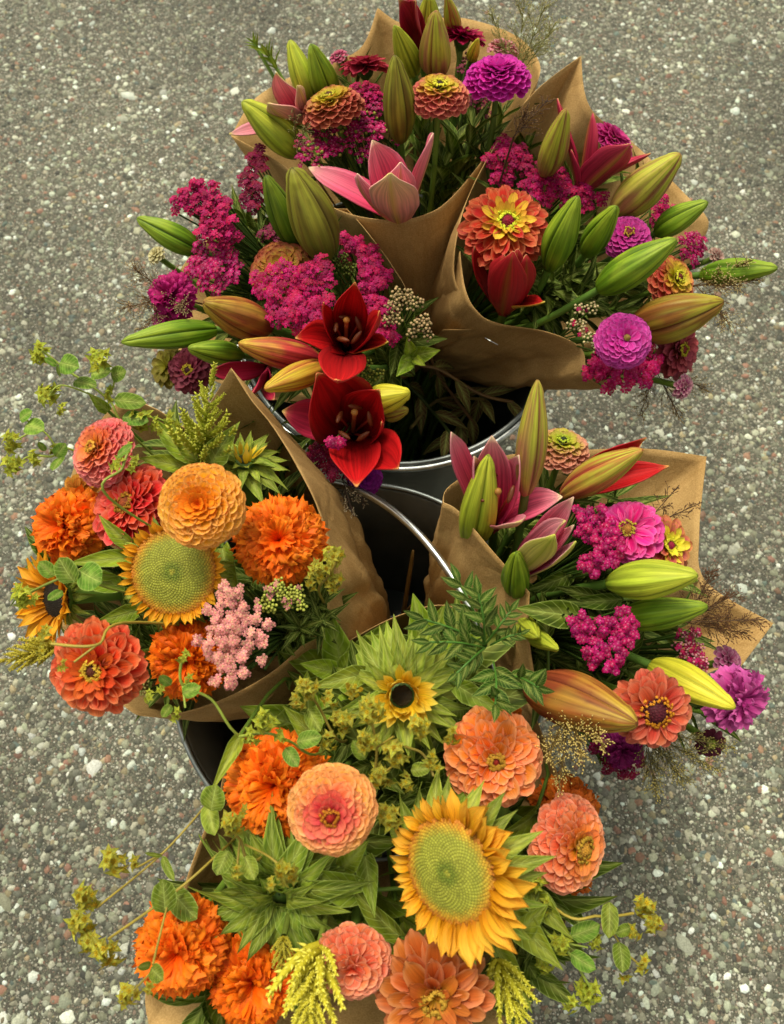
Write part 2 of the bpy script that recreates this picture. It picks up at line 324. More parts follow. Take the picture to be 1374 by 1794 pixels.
# ------------------------------------------------------------------ buckets
def lathe(mb, prof, seg, col, c):
    V = []
    for (r, z) in prof:
        for k in range(seg):
            a = 2 * PI * k / seg; V.append(c + Vector((r * math.cos(a), r * math.sin(a), z)))
    mb.add(V, grid_faces(len(prof), seg, True), col)
RB = .146
CA, CC = Vector((.006, .405, 0)), Vector((-.0256, .0937, 0))
def bucket(c, label, handle, name='metal_bucket'):
    t = thing(name, label, 'bucket', 'metal buckets holding the bouquets', Matrix.Translation(c)); O = Vector((0, 0, 0))
    mb = MB(); lathe(mb, [(0.001, .006), (.108, .006), (.112, .012), (RB - .014, .28), (RB - .0135, .286), (RB - .012, .292), (RB - .003, .356), (RB - .0008, .358), (RB - .010, .29), (RB - .0105, .284), (RB - .012, .278), (.1135, .004), (.11, .001), (.001, .001)], 72, (.05, .05, .05), O)
    ob('wall', mb.make('wall', M_WALL), t)
    mb = MB(); pts = [Vector((RB * math.cos(a), RB * math.sin(a), .36)) for a in np.linspace(0, 2 * PI, 97)]
    tube_into(mb, pts, .0022, 10, (.6, .6, .6), False); ob('rim', mb.make('rim', M_EDGE), t)
    mb = MB(); mb.add([Vector((.121 * math.cos(a), .121 * math.sin(a), .11)) for a in np.linspace(0, 2 * PI, 49)[:-1]], [tuple(range(48))], (.02, .03, .03)); ob('water', mb.make('water', M_WATER, smooth=False), t)
    ea, al, k = handle
    E_ = Vector((math.cos(ea), math.sin(ea), 0)); D_ = Vector((-math.sin(ea), math.cos(ea), 0))
    Z = Vector((0, 0, 1)); mb = MB()
    pts = [Vector((0, 0, .352)) + (RB + .004) * (E_ * math.cos(x) + k * math.sin(x) * (D_ * math.cos(al) + Z * math.sin(al))) for x in np.linspace(0, PI, 64)]
    tube_into(mb, pts, .0028, 10, (.6, .6, .6)); ob('handle', mb.make('handle', M_RIM), t)
    for s in (1, -1):
        mb = MB(); p = Vector((0, 0, .340)) + E_ * s * (RB + .001); q = E_ * s; tn = Vector((-q.y, q.x, 0))
        V = [];
        for d in (0, .004):
            for k2 in range(12):
                a = 2 * PI * k2 / 12; V.append(p + q * d + tn * math.cos(a) * .013 + Z * math.sin(a) * .016)
        mb.add(V, grid_faces(2, 12, True) + [tuple(range(12))[::-1], tuple(range(12, 24))], (.3, .3, .3)); ob('handle_ear', mb.make('handle_ear', M_RIM), t)
    return t
bucket(CA, 'dark metal bucket at the back with the magenta and red lily bouquets', (math.radians(185), math.radians(2), 1.0))
bucket(CC, 'dark metal bucket in front with its wire handle raised over the paper', (math.radians(300), math.radians(48), .8))
# ------------------------------------------------------------------ bouquet ties (where stems of each bouquet meet)
B = {'top': P(745, 565, .27), 'rt': P(790, 600, .27), 'lt': P(690, 600, .27), 'left': P(625, 1130, .25), 'right': P(812, 1150, .25), 'bot': P(670, 1230, .23)}
BC = {'top': CA, 'rt': CA, 'lt': CA, 'left': CC, 'right': CC, 'bot': CC}
G1, G2 = hx('#3f5a1c'), hx('#5f7a26')
def stem_pts(c, n, b, back=.05):
    q = B[b] + Vector((jit(.014), jit(.014), jit(.01))); e = BC[b] + (BC[b] - q) * .35 + Vector((jit(.05), jit(.05), 0)); e.z = .05
    d = (q - c); L = d.length
    return cat([c, c - n * min(back, L * .3) + d * .12, c + d * .62 - n * .01, q, (q + e) * .5, e], 18)
def stem(root, M, c, n, b, r=.0026, col=None, back=.05, name='stem'):
    mb = MB(); tube_into(mb, stem_pts(c, n, b, back), r, 7, col or G2, False)
    return ob(name, mb.make(name, M_STEM, M.inverted()), root)
# ------------------------------------------------------------------ petals and leaves
def petal(name, shape='round', n=7, m=5, W=.32, cup=.25, curl=.25, colf=None, fr=0, mat=None, waist=.45, seed=0, fold=0, rip=0):
    V = []; C = []; U = []
    for i in range(n):
        v = i / (n - 1)
        if shape in ('round', 'fan'): v = 1 - (1 - v) ** 1.7
        if shape == 'round':
            w_ = (waist + (1 - waist) * sm(0, .62, v)) * max(.0, 1 - max(0, (v - .62) / .385) ** 2.6) ** .5
            if i == n - 1: w_ = .26
        elif shape == 'acum':
            w_ = max(.01, (.6 + .4 * sm(0, .3, v)) * max(0, 1 - v) ** 1.25 * (1 + 1.6 * v))
        elif shape == 'strap':
            w_ = (waist + (1 - waist) * sm(0, .35, v)) * max(.015, 1 - sm(.5, 1.0, v) ** 1.4) ** .75
        elif shape == 'point':
            w_ = (waist + (1 - waist) * sm(0, .45, v)) * (1 - sm(.45, 1.02, v) ** 1.0 * .97)
        elif shape == 'leaf':
            w_ = max(.02, math.sin(PI * min(1, (v * .97 + .03)) ** .8)) if v < 1 else .02
        elif shape == 'disk':
            w_ = max(.05, math.sqrt(max(0, 1 - (2 * v - 1) ** 2)) ** .85 * (1 - .12 * v))
        elif shape == 'fan':
            w_ = (.3 + .7 * v ** .8) * (1 - .12 * sm(.8, 1, v))
        elif shape == 'heart':
            w_ = max(.03, math.sqrt(max(0, 1 - (1 - v / .38) ** 2)) if v < .38 else (1 - sm(.38, 1.0, v)) ** .8)
        for j in range(m):
            u = j / (m - 1) * 2 - 1
            y = v; x = W * w_ * u
            z = cup * W * u * u * (.4 + .6 * math.sin(PI * min(v + .1, 1))) - curl * v * v
            if fold: z += fold * abs(u) * W * w_
            if fr:
                ns = noise.noise(Vector((u * 2.3 + seed * 7.1, v * 2.2, seed))) ; n2 = noise.noise(Vector((u * 5.2 + seed * 3.3, v * 3, seed + 9)))
                z += fr * v * v * (ns * 1.5 + n2 * 1.0); y += fr * v * (n2 * 1.1); x += fr * .5 * v * ns
                if i == n - 1: y += fr * .16 * (1 if j % 2 else -1) - .10 * u * u
            if rip: z += rip * math.sin(v * 11 + seed + (2 if u > 0 else 0)) * abs(u)
            if shape == 'round' and i == n - 1: y -= .02 * u * u
            V.append((x, y, z)); C.append(colf(u, v)); U.append((u * .5 + seed, v))
    return mesh(name, V, grid_faces(n, m), mat or M_PETAL, C, U)
_pc = {}
def pcache(key, fn):
    if key not in _pc: _pc[key] = fn()
    return _pc[key]
def dome_petals(root, meshes, N, th0, th1, L0, L1, R, pw=.5, flat=0, name='petal', rj=.0, tj=.06, bias=0, rootoff=0, zoff=0):
    for k in range(N):
        f = ((k + .5) / N) ** pw; th = th0 + (th1 - th0) * f + jit(tj); ph = k * 2.39996 + jit(.08)
        L = R * (L0 + (L1 - L0) * f) * (1 + jit(.06 + rj))
        d = Vector((math.sin(th) * math.cos(ph), math.sin(th) * math.sin(ph), math.cos(th)))
        nn = Vector((-math.cos(th) * math.cos(ph), -math.cos(th) * math.sin(ph), math.sin(th)))
        p = Vector((math.cos(ph), math.sin(ph), 0)) * rootoff * R + Vector((0, 0, zoff * R))
        ob(name, random.choice(meshes), root, yz(p, d, nn, (L * (1 + jit(.08)), L, L)) @ Matrix.Rotation(jit(.12), 4, 'Y'))
def scale_petals(root, meshes, N, th0, th1, R, sq=.72):
    for k in range(N):
        f = ((k + .5) / N) ** .56; th = th0 + (th1 - th0) * f + jit(.05); ph = k * 2.39996 + jit(.08); rr = R * (1 + jit(.03))
        D = lambda a, q: Vector((math.sin(a) * math.cos(ph) * q, math.sin(a) * math.sin(ph) * q, math.cos(a) * q * sq))
        tip = D(th, rr * (.93 + .07 * f)); rt = D(max(0, th - .50), rr * (.50 + .16 * f)); y = tip - rt; n = D(min(th, 1.6) * .8, 1) + Vector((0, 0, .15)); L = y.length * (1.0 + .12 * f); wd = (.20 + .16 * f) * R * 2
        ms_ = meshes if not isinstance(meshes[0], list) else meshes[0 if f < .30 + jit(.04) else 1 if f < .46 + jit(.05) else 2]
        ob('petal', random.choice(ms_), root, yz(rt, y, n, (min(L * 1.25, wd / .66), L, L * .8)) @ Matrix.Rotation(jit(.14), 4, 'Y'))
def star_ring(mb, R, r0, r1, N, z, col, size):
    for k in range(N):
        a = k * 2.39996; rr = r0 + (r1 - r0) * random.random(); c = Vector((rr * math.cos(a), rr * math.sin(a), z + jit(.1) * size))
        tilt = Vector((math.cos(a) * .5, math.sin(a) * .5, 1)).normalized(); x = tilt.orthogonal().normalized(); y = tilt.cross(x)
        V = [c - tilt * size * 1.5, c + tilt * size * .1]
        for q in range(10):
            b = q * PI / 5; s = size * (1 if q % 2 == 0 else .4); V.append(c + x * math.cos(b) * s + y * math.sin(b) * s + tilt * size * .35)
        F = [(1, 2 + q, 2 + (q + 1) % 10) for q in range(10)] + [(0, 2 + (q + 1) % 10, 2 + q) for q in range(10)]
        mb.add(V, F, [mix(col, (0.3, .1, .01), .5)] + [col] * 11)
def bumpy_disc(mb, R, h, N, colf, bs=.055, z0=0):
    # smooth cap plus spiralling little knobs
    n = 10; V = [Vector((0, 0, z0 + h))]; C = [colf(0)]
    for i in range(1, n):
        r = R * i / (n - 1)
        for k in range(28): V.append(Vector((r * math.cos(k * PI / 14), r * math.sin(k * PI / 14), z0 + h * (1 - (r / R) ** 2)))); C.append(mix(colf(r / R), (0, 0, 0), .45))
    F = [(0, 1 + k, 1 + (k + 1) % 28) for k in range(28)]
    for i in range(n - 2):
        for k in range(28):
            a = 1 + i * 28 + k; b = 1 + i * 28 + (k + 1) % 28; F.append((a, a + 28, b + 28, b))
    mb.add(V, F, C)
    for k in range(N):
        f = math.sqrt((k + .5) / N); a = k * 2.39996; r = f * R * .98; c = Vector((r * math.cos(a), r * math.sin(a), z0 + h * (1 - f * f)))
        s = R * bs * (1 + .1 * f); up = Vector((math.cos(a) * f * .5 + jit(.25), math.sin(a) * f * .5 + jit(.25), 1)).normalized(); x = up.orthogonal().normalized(); y = up.cross(x); cc = colf(min(1, max(0, f + jit(.035)))); kk = random.uniform(.86, 1.1); cc = tuple(q_ * kk for q_ in cc); s *= random.uniform(.8, 1.15) * (1 + .8 * sm(.8, 1, f))
        V = [c + up * s * .95] + [c + (x * math.cos(q) + y * math.sin(q)) * s for q in (0, PI / 2, PI, 3 * PI / 2)]
        mb.add(V, [(0, 1, 2), (0, 2, 3), (0, 3, 4), (0, 4, 1)], [cc] + [mix(cc, (0, 0, 0), .35)] * 4)
def pal(*c): return [(i / (len(c) - 1), hx(x)) for i, x in enumerate(c)]
def petal_set(key, stops, edge=None, **kw):
    def mkset():
        out = []
        for s in range(3):
            def cf(u, v, s=s):
                c = ramp(stops, v)
                if edge: c = mix(c, edge, sm(.7, 1.0, max(abs(u) * .95, (v - .6) / .4 if v > .6 else 0)) * .55)
                return c
            k2 = dict(kw); k2['curl'] = kw.get('curl', .25) * (.8 + .2 * s); k2['W'] = kw.get('W', .32) * (.92 + .08 * s)
            out.append(petal('petal', colf=cf, seed=s + 1, **k2))
        return out
    return pcache(('ps', key), mkset)
ZG = 'zinnias'
def zinnia(px, py, z, Rp, face, stops, label, b, kind='ball', N=95, centre=None, stars=None, edge=None, key=None, nst=22, group=ZG, cr=.17, name='zinnia', W=None, order=.5, inner=None, nr=5):
    c = P(px, py, z); R = Rp * S(c) * (.95 if kind == 'ball' else 1); n = cdir(*face); c = c - n * R * .3
    M = frame(c, n, roll=random.random() * 6); t = thing(name, label, 'flower', group, M)
    key = key or str(stops)
    if kind == 'ball':
        ps = petal_set((key, 'b'), stops, edge, W=(W or .30) * 1.12, cup=.7, curl=-.06, waist=.6)
        if inner:
            p2 = petal_set((key, 'bi'), inner, None, W=(W or .30) * 1.12, cup=.7, curl=-.06, waist=.6); p3 = petal_set((key, 'bm'), [(q_[0], mix(q_[1], w_[1], .5)) for q_, w_ in zip(inner, stops)], edge, W=(W or .30) * 1.12, cup=.7, curl=-.06, waist=.6); ps = [p2, p3, ps]
        scale_petals(t, ps, N, .10 if not centre else .34, 1.78, R)
    elif kind == 'flat':
        ps = petal_set((key, 'f'), stops, edge, W=W or .23, cup=.45, curl=.10, waist=.35)
        if inner: pin = petal_set((key, 'fi'), inner, None, W=W or .23, cup=.55, curl=.10, waist=.35)
        rings = [(1.62, 1.0, .27), (1.42, .93, .27), (1.22, .82, .24), (1.0, .66, .18), (.75, .50, .12)]
        rings = rings[:nr]; cnt = max(12, int(N / nr * 1.12)); tot = 0
        for ri, (th, L, sh) in enumerate(rings):
            kk = int(cnt * (1 - .13 * ri))
            if tot + kk > N: kk = N - tot
            if kk < 5: break
            tot += kk
            for k in range(kk):
                ph = 2 * PI * (k + .5 * (ri % 2)) / kk + jit(.07); tt = th + jit(.09); LL = R * L * (1 + jit(.07))
                d = Vector((math.sin(tt) * math.cos(ph), math.sin(tt) * math.sin(ph), math.cos(tt))); nn = Vector((-math.cos(tt) * math.cos(ph), -math.cos(tt) * math.sin(ph), math.sin(tt)))
                ob('petal', random.choice(pin if inner and (ri >= 4 or (ri == 3 and k % 2)) else ps), t, yz(Vector((math.cos(ph), math.sin(ph), 0)) * R * .03 + Vector((0, 0, R * .02 * ri)), d, nn, (LL * (1 + jit(.15)), LL, LL * random.uniform(.5, 1.8))) @ Matrix.Rotation(jit(.3), 4, 'Y'))
    elif kind == 'mari':
        ps = petal_set((key, 'm'), stops, edge, shape='fan', n=6, m=9, W=W or .32, cup=.1, curl=.40, fr=.20)
        dome_petals(t, ps, N, .05, 1.75, .62, 1.0, R, .55, rj=.06, tj=.14, zoff=-.05)
    h = R * (.5 if kind != 'flat' else .22)
    if centre:
        mb = MB(); cc = hx(centre); bumpy_disc(mb, R * cr, R * cr * .75, 60, lambda f: mix(cc, (cc[0] * .5, cc[1] * .5, cc[2] * .5), f), .14, h if kind != 'flat' else R * .2)
        ob('disc', mb.make('disc', M_DISC), t)
    if stars:
        mb = MB(); star_ring(mb, R, R * cr * .8, R * cr * 1.5, nst, (h + R * .10) if kind != 'flat' else R * .3, hx(stars), R * .055); ob('stamens', mb.make('stamens', M_TINY), t)
    # calyx under the head
    mb = MB(); lathe(mb, [(R * .05, -R * .5), (R * .28, -R * .28), (R * .36, -R * .02), (R * .2, R * .05)], 14, hx('#46601f'), Vector((0, 0, 0))); ob('calyx', mb.make('calyx', M_STEM), t)
    stem(t, M, c - n * R * .3, n, b, .0025, back=.04)
    return t
def marigold(px, py, z, Rp, face, label, b, N=150, stops=None, key='or'):
    return zinnia(px, py, z, Rp, face, stops or pal('#c83c00', '#f45a00', '#ff7610', '#ff8620'), label, b, 'mari', N, key='mari' + key, group='orange marigolds', name='marigold')
# leaves
def leaf_mesh(kind, c1, c2, W=.25, curl=.2, shape='leaf', fold=.35, rip=0, n=8, m=5, vein=None, waist=.5):
    a, b_ = hx(c1), hx(c2); v_ = hx(vein) if vein else mix(b_, (.35, .45, .12), .5)
    def mk():
        out = []
        for s in range(3):
            def cf(u, v):
                c = mix(a, b_, .5 + .5 * math.sin(v * 9 + abs(u) * 6 + s)); return mix(v_, c, sm(0, .25, abs(u)) if abs(u) < .3 else 1)
            out.append(petal(kind, shape, n, m, W * (.9 + .1 * s), .0, curl * (.5 + .5 * s), cf, mat=M_LEAF, seed=s + 1, fold=fold, rip=rip, waist=waist))
        return out
    return pcache(('leaf', kind, c1, c2, W, curl, shape, fold), mk)
DK = lambda: leaf_mesh('leaf', '#304c12', '#4e7018', .2, .25)
DK2 = lambda: leaf_mesh('leaf', '#28440e', '#3e6018', .13, .3)
MIDL = lambda: leaf_mesh('leaf', '#608c1e', '#8cb430', .24, .2)
SUNL = lambda: leaf_mesh('leaf', '#64881e', '#8cac34', .32, .3, 'acum')
ROUND = lambda: leaf_mesh('leaf', '#4c8028', '#68a038', .30, .14, 'disk', .12)
BRACT = lambda: leaf_mesh('bract', '#88a820', '#b4c83c', .34, .3, 'acum', .3)
SBR = lambda: leaf_mesh('bract', '#648c22', '#a0bc48', .22, .5, 'acum', .25, rip=.03, m=5, n=9)
def leaf_at(root, inv, ms, p, tip, up, w=1.0, name='leaf'):
    d = tip - p; L = d.length
    M = inv @ yz(p, d, up, (L * w, L, L)); return ob(name, random.choice(ms), root, M)
# ------------------------------------------------------------------ sunflower
def sunflower(px, py, z, Rp, face, label, b, disc=.58, N=40, rays=None, tilt=1.35, dark=None, bracts=20, brs=.5, rl=1.0, pt=None, green='#a0a238'):
    c = P(px, py, z); R = Rp * S(c); n = cdir(*face); c = c - n * R * .1
    M = frame(c, n, roll=0); inv = M.inverted(); t = thing('sunflower', label, 'flower', 'sunflowers', M); Rd = R * disc
    st = pt or pal('#b06c08', '#e0961a', '#f0ae2a', '#e8a828')
    ps = petal_set('sun' + str(st), st, None, shape='strap', n=8, m=5, W=.17, cup=.55, curl=.10, waist=.55)
    for k in range(N):
        ph = 2 * PI * k / N * (1 if k < N else 1) + jit(.06); lay = k % 2
        # direction of ray in picture terms
        rd = (M.to_3x3() @ Vector((math.cos(ph), math.sin(ph), 0)))
        Lf = rays(rd.x) if rays else 1
        tt = tilt - .22 * lay + jit(.16); L = (R - Rd) * 1.25 * rl * Lf * (1 + jit(.14))
        d = Vector((math.sin(tt) * math.cos(ph), math.sin(tt) * math.sin(ph), math.cos(tt))); nn = Vector((-math.cos(tt) * math.cos(ph), -math.cos(tt) * math.sin(ph), math.sin(tt)))
        ob('petal', random.choice(ps), t, yz(Vector((math.cos(ph), math.sin(ph), 0)) * Rd * .95 + Vector((0, 0, -.02 * R * lay)), d, nn, (max(L, (R - Rd) * .8) * 1.25 * (1 + jit(.15)), L, L * random.uniform(.6, 2.4))) @ Matrix.Rotation(jit(.5), 4, 'Y') @ Matrix.Rotation(jit(.12), 4, 'Z'))
    mb = MB(); gg = hx(green); ye = hx('#d09a24'); rb = hx('#c07822'); dk = hx(dark) if dark else None
    cf = (lambda f: mix(dk, hx('#2a1c08'), f)) if dk else (lambda f: mix(mix(mix(hx('#a09a30'), hx('#6c7c20'), sm(0, .1, f)), gg, sm(.1, .35, f)), mix(ye, rb, sm(.85, 1, f)), sm(.66, .98, f)))
    bumpy_disc(mb, Rd, Rd * .16, 900 if not dk else 300, cf, .034 if not dk else .06); ob('disc', mb.make('disc', M_DISC), t)
    sb = SBR()
    for k in range(bracts):
        ph = 2 * PI * k / bracts + jit(.15); tt = random.uniform(1.35, 1.9); L = R * brs * (1 + jit(.2))
        d = Vector((math.sin(tt) * math.cos(ph), math.sin(tt) * math.sin(ph), math.cos(tt))); nn = Vector((-math.cos(tt) * math.cos(ph), -math.cos(tt) * math.sin(ph), math.sin(tt)))
        ob('bract', random.choice(sb), t, yz(Vector((math.cos(ph), math.sin(ph), 0)) * Rd * .9 + Vector((0, 0, -R * .12)), d, nn, L))
    mb = MB(); lathe(mb, [(R * .06, -R * .5), (Rd * .7, -R * .32), (Rd * 1.02, -R * .06), (Rd * .99, 0)], 24, hx('#557523'), Vector((0, 0, 0))); ob('receptacle', mb.make('receptacle', M_STEM), t)
    stem(t, M, c - n * R * .4, n, b, .0055, hx('#5f7d2a'), .06)
    return t
def closed_sunflower(px, py, z, Rp, face, label, b, open_=.0, N=26, dark='#1c1408', rows=3, ray=True, nb=16):
    """green bracts folded round a head that is only starting to open"""
    c = P(px, py, z); R = Rp * S(c); n = cdir(*face); c = c - n * R * .35
    M = frame(c, n); t = thing('sunflower', label, 'flower', 'sunflowers', M); sb = SBR()
    sb2 = leaf_mesh('bract', '#507820', '#88aa38', .24, .75, 'acum', .3, rip=.05, m=7, n=11)
    for r_ in (range(rows) if ray else range(-1, rows)):
        for k in range(nb if r_ >= 0 else 9):
            ph = 2 * PI * (k + .5 * (r_ % 2)) / nb + jit(.12); tt = max(.2, .75 + .42 * r_ + open_ + jit(.22)); L = R * (.72 + .16 * r_) * (1 + jit(.15)); q = Vector((math.cos(ph), math.sin(ph), 0))
            d = Vector((math.sin(tt) * math.cos(ph), math.sin(tt) * math.sin(ph), math.cos(tt))); nn = Vector((-math.cos(tt) * math.cos(ph), -math.cos(tt) * math.sin(ph), math.sin(tt)))
            ob('bract', random.choice(sb2 if (r_ and not ray) or not ray else sb), t, yz(q * R * (.26 if r_ >= 0 else .1) + Vector((0, 0, -.07 * R * r_)), d, nn, L) @ Matrix.Rotation(jit(.3), 4, 'Y'))
    if ray:
        ps = petal_set('suny', pal('#dca818', '#f4cc30', '#fce468'), None, shape='strap', n=6, m=3, W=.14, cup=.4, curl=-.12, waist=.5)
        for k in range(N):
            ph = 2 * PI * k / N + jit(.08); tt = .55 + jit(.45); L = R * .52 * (1 + jit(.3)); q = Vector((math.cos(ph), math.sin(ph), 0))
            d = Vector((math.sin(tt) * math.cos(ph), math.sin(tt) * math.sin(ph), math.cos(tt))); nn = Vector((-math.cos(tt) * math.cos(ph), -math.cos(tt) * math.sin(ph), math.sin(tt)))
            ob('petal', random.choice(ps), t, yz(q * R * .22 + Vector((0, 0, R * .10)), d, nn, (L * 1.2, L, L)))
        mb = MB(); dk = hx(dark); bumpy_disc(mb, R * .17, R * .02, 160, lambda f: mix(dk, hx('#3a3010'), f * .6), .08, R * .1); ob('disc', mb.make('disc', M_DISC), t)
    mb = MB(); lathe(mb, [(R * .08, -R * .45), (R * .34, -R * .2), (R * (.30 if ray else .1), 0), (R * (.18 if ray else .06), R * .05), (0.0005, R * .055)], 20, hx('#4d6e20'), Vector((0, 0, 0))); ob('receptacle', mb.make('receptacle', M_STEM), t)
    stem(t, M, c - n * R * .3, n, b, .005, hx('#5f7d2a'), .05)
    return t
# ------------------------------------------------------------------ lilies
def bud_mesh(L, W, stops, seam, streak, samt, seed, bend=.06, lobes=True, inv=None, mid=None, rot=0.):
    n, m = 34, 60; V = []; C = []; U = []; sh_ = (seed * 7.3) % 1
    for i in range(n):
        v = i / (n - 1)
        r = W * .47 * (max(0, math.sin(PI * (v * .90 + .06) ** (.80 + .14 * sh_))) ** (.70 + .16 * sh_)) * (1.06 - .12 * v)
        if v > .95: r *= 1 - sm(.95, 1.04, v) * .8
        if i == 0: r = W * .10
        for j in range(m):
            a = 2 * PI * j / m; t = ((a / (2 * PI) * 3) % 1) * 2 - 1        # -1..1 across one outer tepal
            g = math.exp(-((abs(t) - 1) / .085) ** 2); rib = math.exp(-(t / .12) ** 2); f2 = math.exp(-((abs(t) - .28) / .1) ** 2)
            rr = r * (1 + .06 * math.cos(PI * t) - .17 * g + .06 * rib - .035 * f2)
            if v > .88 and lobes: rr *= 1 + .22 * (abs(math.cos(PI * t / 2)) - .5)
            x, y = rr * math.cos(a + rot), rr * math.sin(a + rot); V.append((x, v * L, y + bend * L * math.sin(PI * v)))
            c = ramp(stops, v)
            ns = noise.noise(Vector((math.cos(a) * 3.2 + seed, math.sin(a) * 3.2, v * 2.4 + seed))) + .55 * noise.noise(Vector((math.cos(a) * 11, math.sin(a) * 11 + seed, v * 2.2)))
            c = mix(c, streak, max(0, min(1, (ns + .15) * 2.6)) * samt * (1 - .25 * v)); lo = noise.noise(Vector((math.cos(a) * 1.3 + seed * 2, math.sin(a) * 1.3, v * 4 + seed))); c = mix(c, stops[-1][1], max(0, lo) * .9); c = mix(c, seam, sm(.35, .75, noise.noise(Vector((math.cos(a) * 5, math.sin(a) * 5 + seed, v * 16)))) * .35 + sm(.94, 1, v) * .4)
            c = mix(c, seam, g * .9); c = mix(c, seam, f2 * .12); c = mix(c, mid or stops[0][1], rib * .30)
            C.append(c); U.append((a / PI, v))
    F = grid_faces(n, m, True) + [tuple(range(m))[::-1], tuple((n - 1) * m + k for k in range(m))]
    return V, F, C, U
BG = {  # base -> tip, seam, streak, amount
    'green': (pal('#5c8014', '#7a9c20', '#a4b834'), '#34520c', '#507414', .7),
    'dkgreen': (pal('#486814', '#5e801c', '#86982a'), '#2c460c', '#3c5c10', .7),
    'lime': (pal('#8fae2e', '#b3c236', '#ccd042'), '#6a7a1c', '#8c9a2c', .7),
    'yellow': (pal('#9fae30', '#dcd23a', '#ecdf42'), '#8c8a1c', '#b8b42c', .6),
    'olive': (pal('#5a6420', '#8a8a30', '#a8a838'), '#4a3818', '#6f5c28', .8),
    'limepink': (pal('#a06a48', '#a8a43a', '#c2c83e'), '#8a4038', '#a86850', .9),
    'brown': (pal('#8a3c24', '#a2552c', '#bca436'), '#5a2016', '#8c3e22', .9),
    'brownyel': (pal('#84441c', '#94802a', '#b4ac38'), '#5c2414', '#8c4c24', .9),
    'redyel': (pal('#b0283a', '#c04038', '#d8c23c'), '#7c1420', '#b02c38', .8),
    'yelred': (pal('#b03430', '#c8a430', '#d8cc38'), '#a42430', '#ac4830', .65),
    'pinkyel': (pal('#b85040', '#b0a438', '#b8c440'), '#ac2838', '#b4483c', .85),
}
def lily_bud(bx, by, bz, tx, ty, tz, Wp, colr, label, b, bend=.05, group='closed lily buds', leaf=0):
    p, q = P(bx, by, bz), P(tx, ty, tz); L = (q - p).length; W = Wp * S((p + q) * .5); seed = random.random() * 20
    st, se, sk, am = BG[colr]; V, F, C, U = bud_mesh(L, W, st, hx(se), hx(sk), am, seed, bend, rot=random.random() * 6)
    up = (Vector((0, 0, CAM_H)) - p).normalized(); M = yz(p, q - p, up)
    t = thing('lily_bud', label, 'lily bud', group, M)
    ob('bud', mesh('bud', V, F, M_BUD, C, U), t)
    d = (q - p).normalized(); stem(t, M, p + d * .002, d, b, .0030, hx('#56792a'), .05)
    return t
def tepal_mesh(p0, p1, p2, p3, axis_pt, W, inner, outer, midc, cup=.45, ruff=.0, seed=0, n=14, m=9, tipc=None, full=.45, sharp=True):
    """a thick lily petal: inner and outer faces are separate colours"""
    V = []; C = []; U = []
    L = (p3 - p0).length; th = .0009
    rows = []
    for i in range(n):
        v = i / (n - 1); a = 1 - v
        p = p0 * a ** 3 + p1 * 3 * a * a * v + p2 * 3 * a * v * v + p3 * v ** 3
        T = (p1 - p0) * 3 * a * a + (p2 - p1) * 6 * a * v + (p3 - p2) * 3 * v * v; T.normalize(); rows.append((v, p, T))
    N0 = (axis_pt - rows[n // 3][1]); 
    for (v, p, T) in rows:
        N = N0 - T * N0.dot(T); N.normalize(); X = T.cross(N)
        w_ = W * .5 * min(1, (.42 + .58 * sm(0, full, v))) * ((1 - sm(full + .02, 1.03, v) ** 1.35) ** .92 if sharp else (1 - sm(full + .10, 1.02, v) ** 1.9) ** .7) if v < 1 else W * .02
        for j in range(m):
            u = j / (m - 1) * 2 - 1
            q = p + X * u * w_ + N * (cup * w_ * u * u + ruff * w_ * math.sin(v * 14 + seed + u) * u * u) - N * .06 * w_ * math.exp(-(u / .15) ** 2)
            V.append(q); ns = noise.noise(Vector((u * 6 + seed, v * 2, seed)))
            c = ramp(inner, v); c = mix(c, (c[0] * .6, c[1] * .5, c[2] * .5), max(0, ns) * .5); 
            if tipc: c = mix(c, tipc, sm(.9, 1, v))
            C.append(c); U.append((u * .5 + seed, v))
    k = len(V)
    for idx, (v, p, T) in enumerate(rows):
        N = N0 - T * N0.dot(T); N.normalize()
        for j in range(m):
            u = j / (m - 1) * 2 - 1
            V.append(V[idx * m + j] - N * th); c = ramp(outer, v)
            ns = noise.noise(Vector((u * 7 + seed, v * 2, seed + 3))) + .4 * noise.noise(Vector((u * 18 + seed, v * 2, seed + 3)))
            c = mix(c, (c[0] * .72, c[1] * .6, c[2] * .6), max(0, ns) * .7)
            c = mix(c, midc, math.exp(-(u / .16) ** 2) * .8 * (1 - .3 * v)); C.append(c); U.append((u * .5 + seed, v))
    F = grid_faces(n, m) + [tuple(k + i for i in f[::-1]) for f in grid_faces(n, m)]
    e = [i for i in range(m)] + [r * m + m - 1 for r in range(1, n)] + [(n - 1) * m + m - 1 - i for i in range(1, m)] + [r * m for r in range(n - 2, 0, -1)]
    for a, b in zip(e, e[1:] + e[:1]): F.append((b, a, a + k, b + k))
    return V, F, C, U
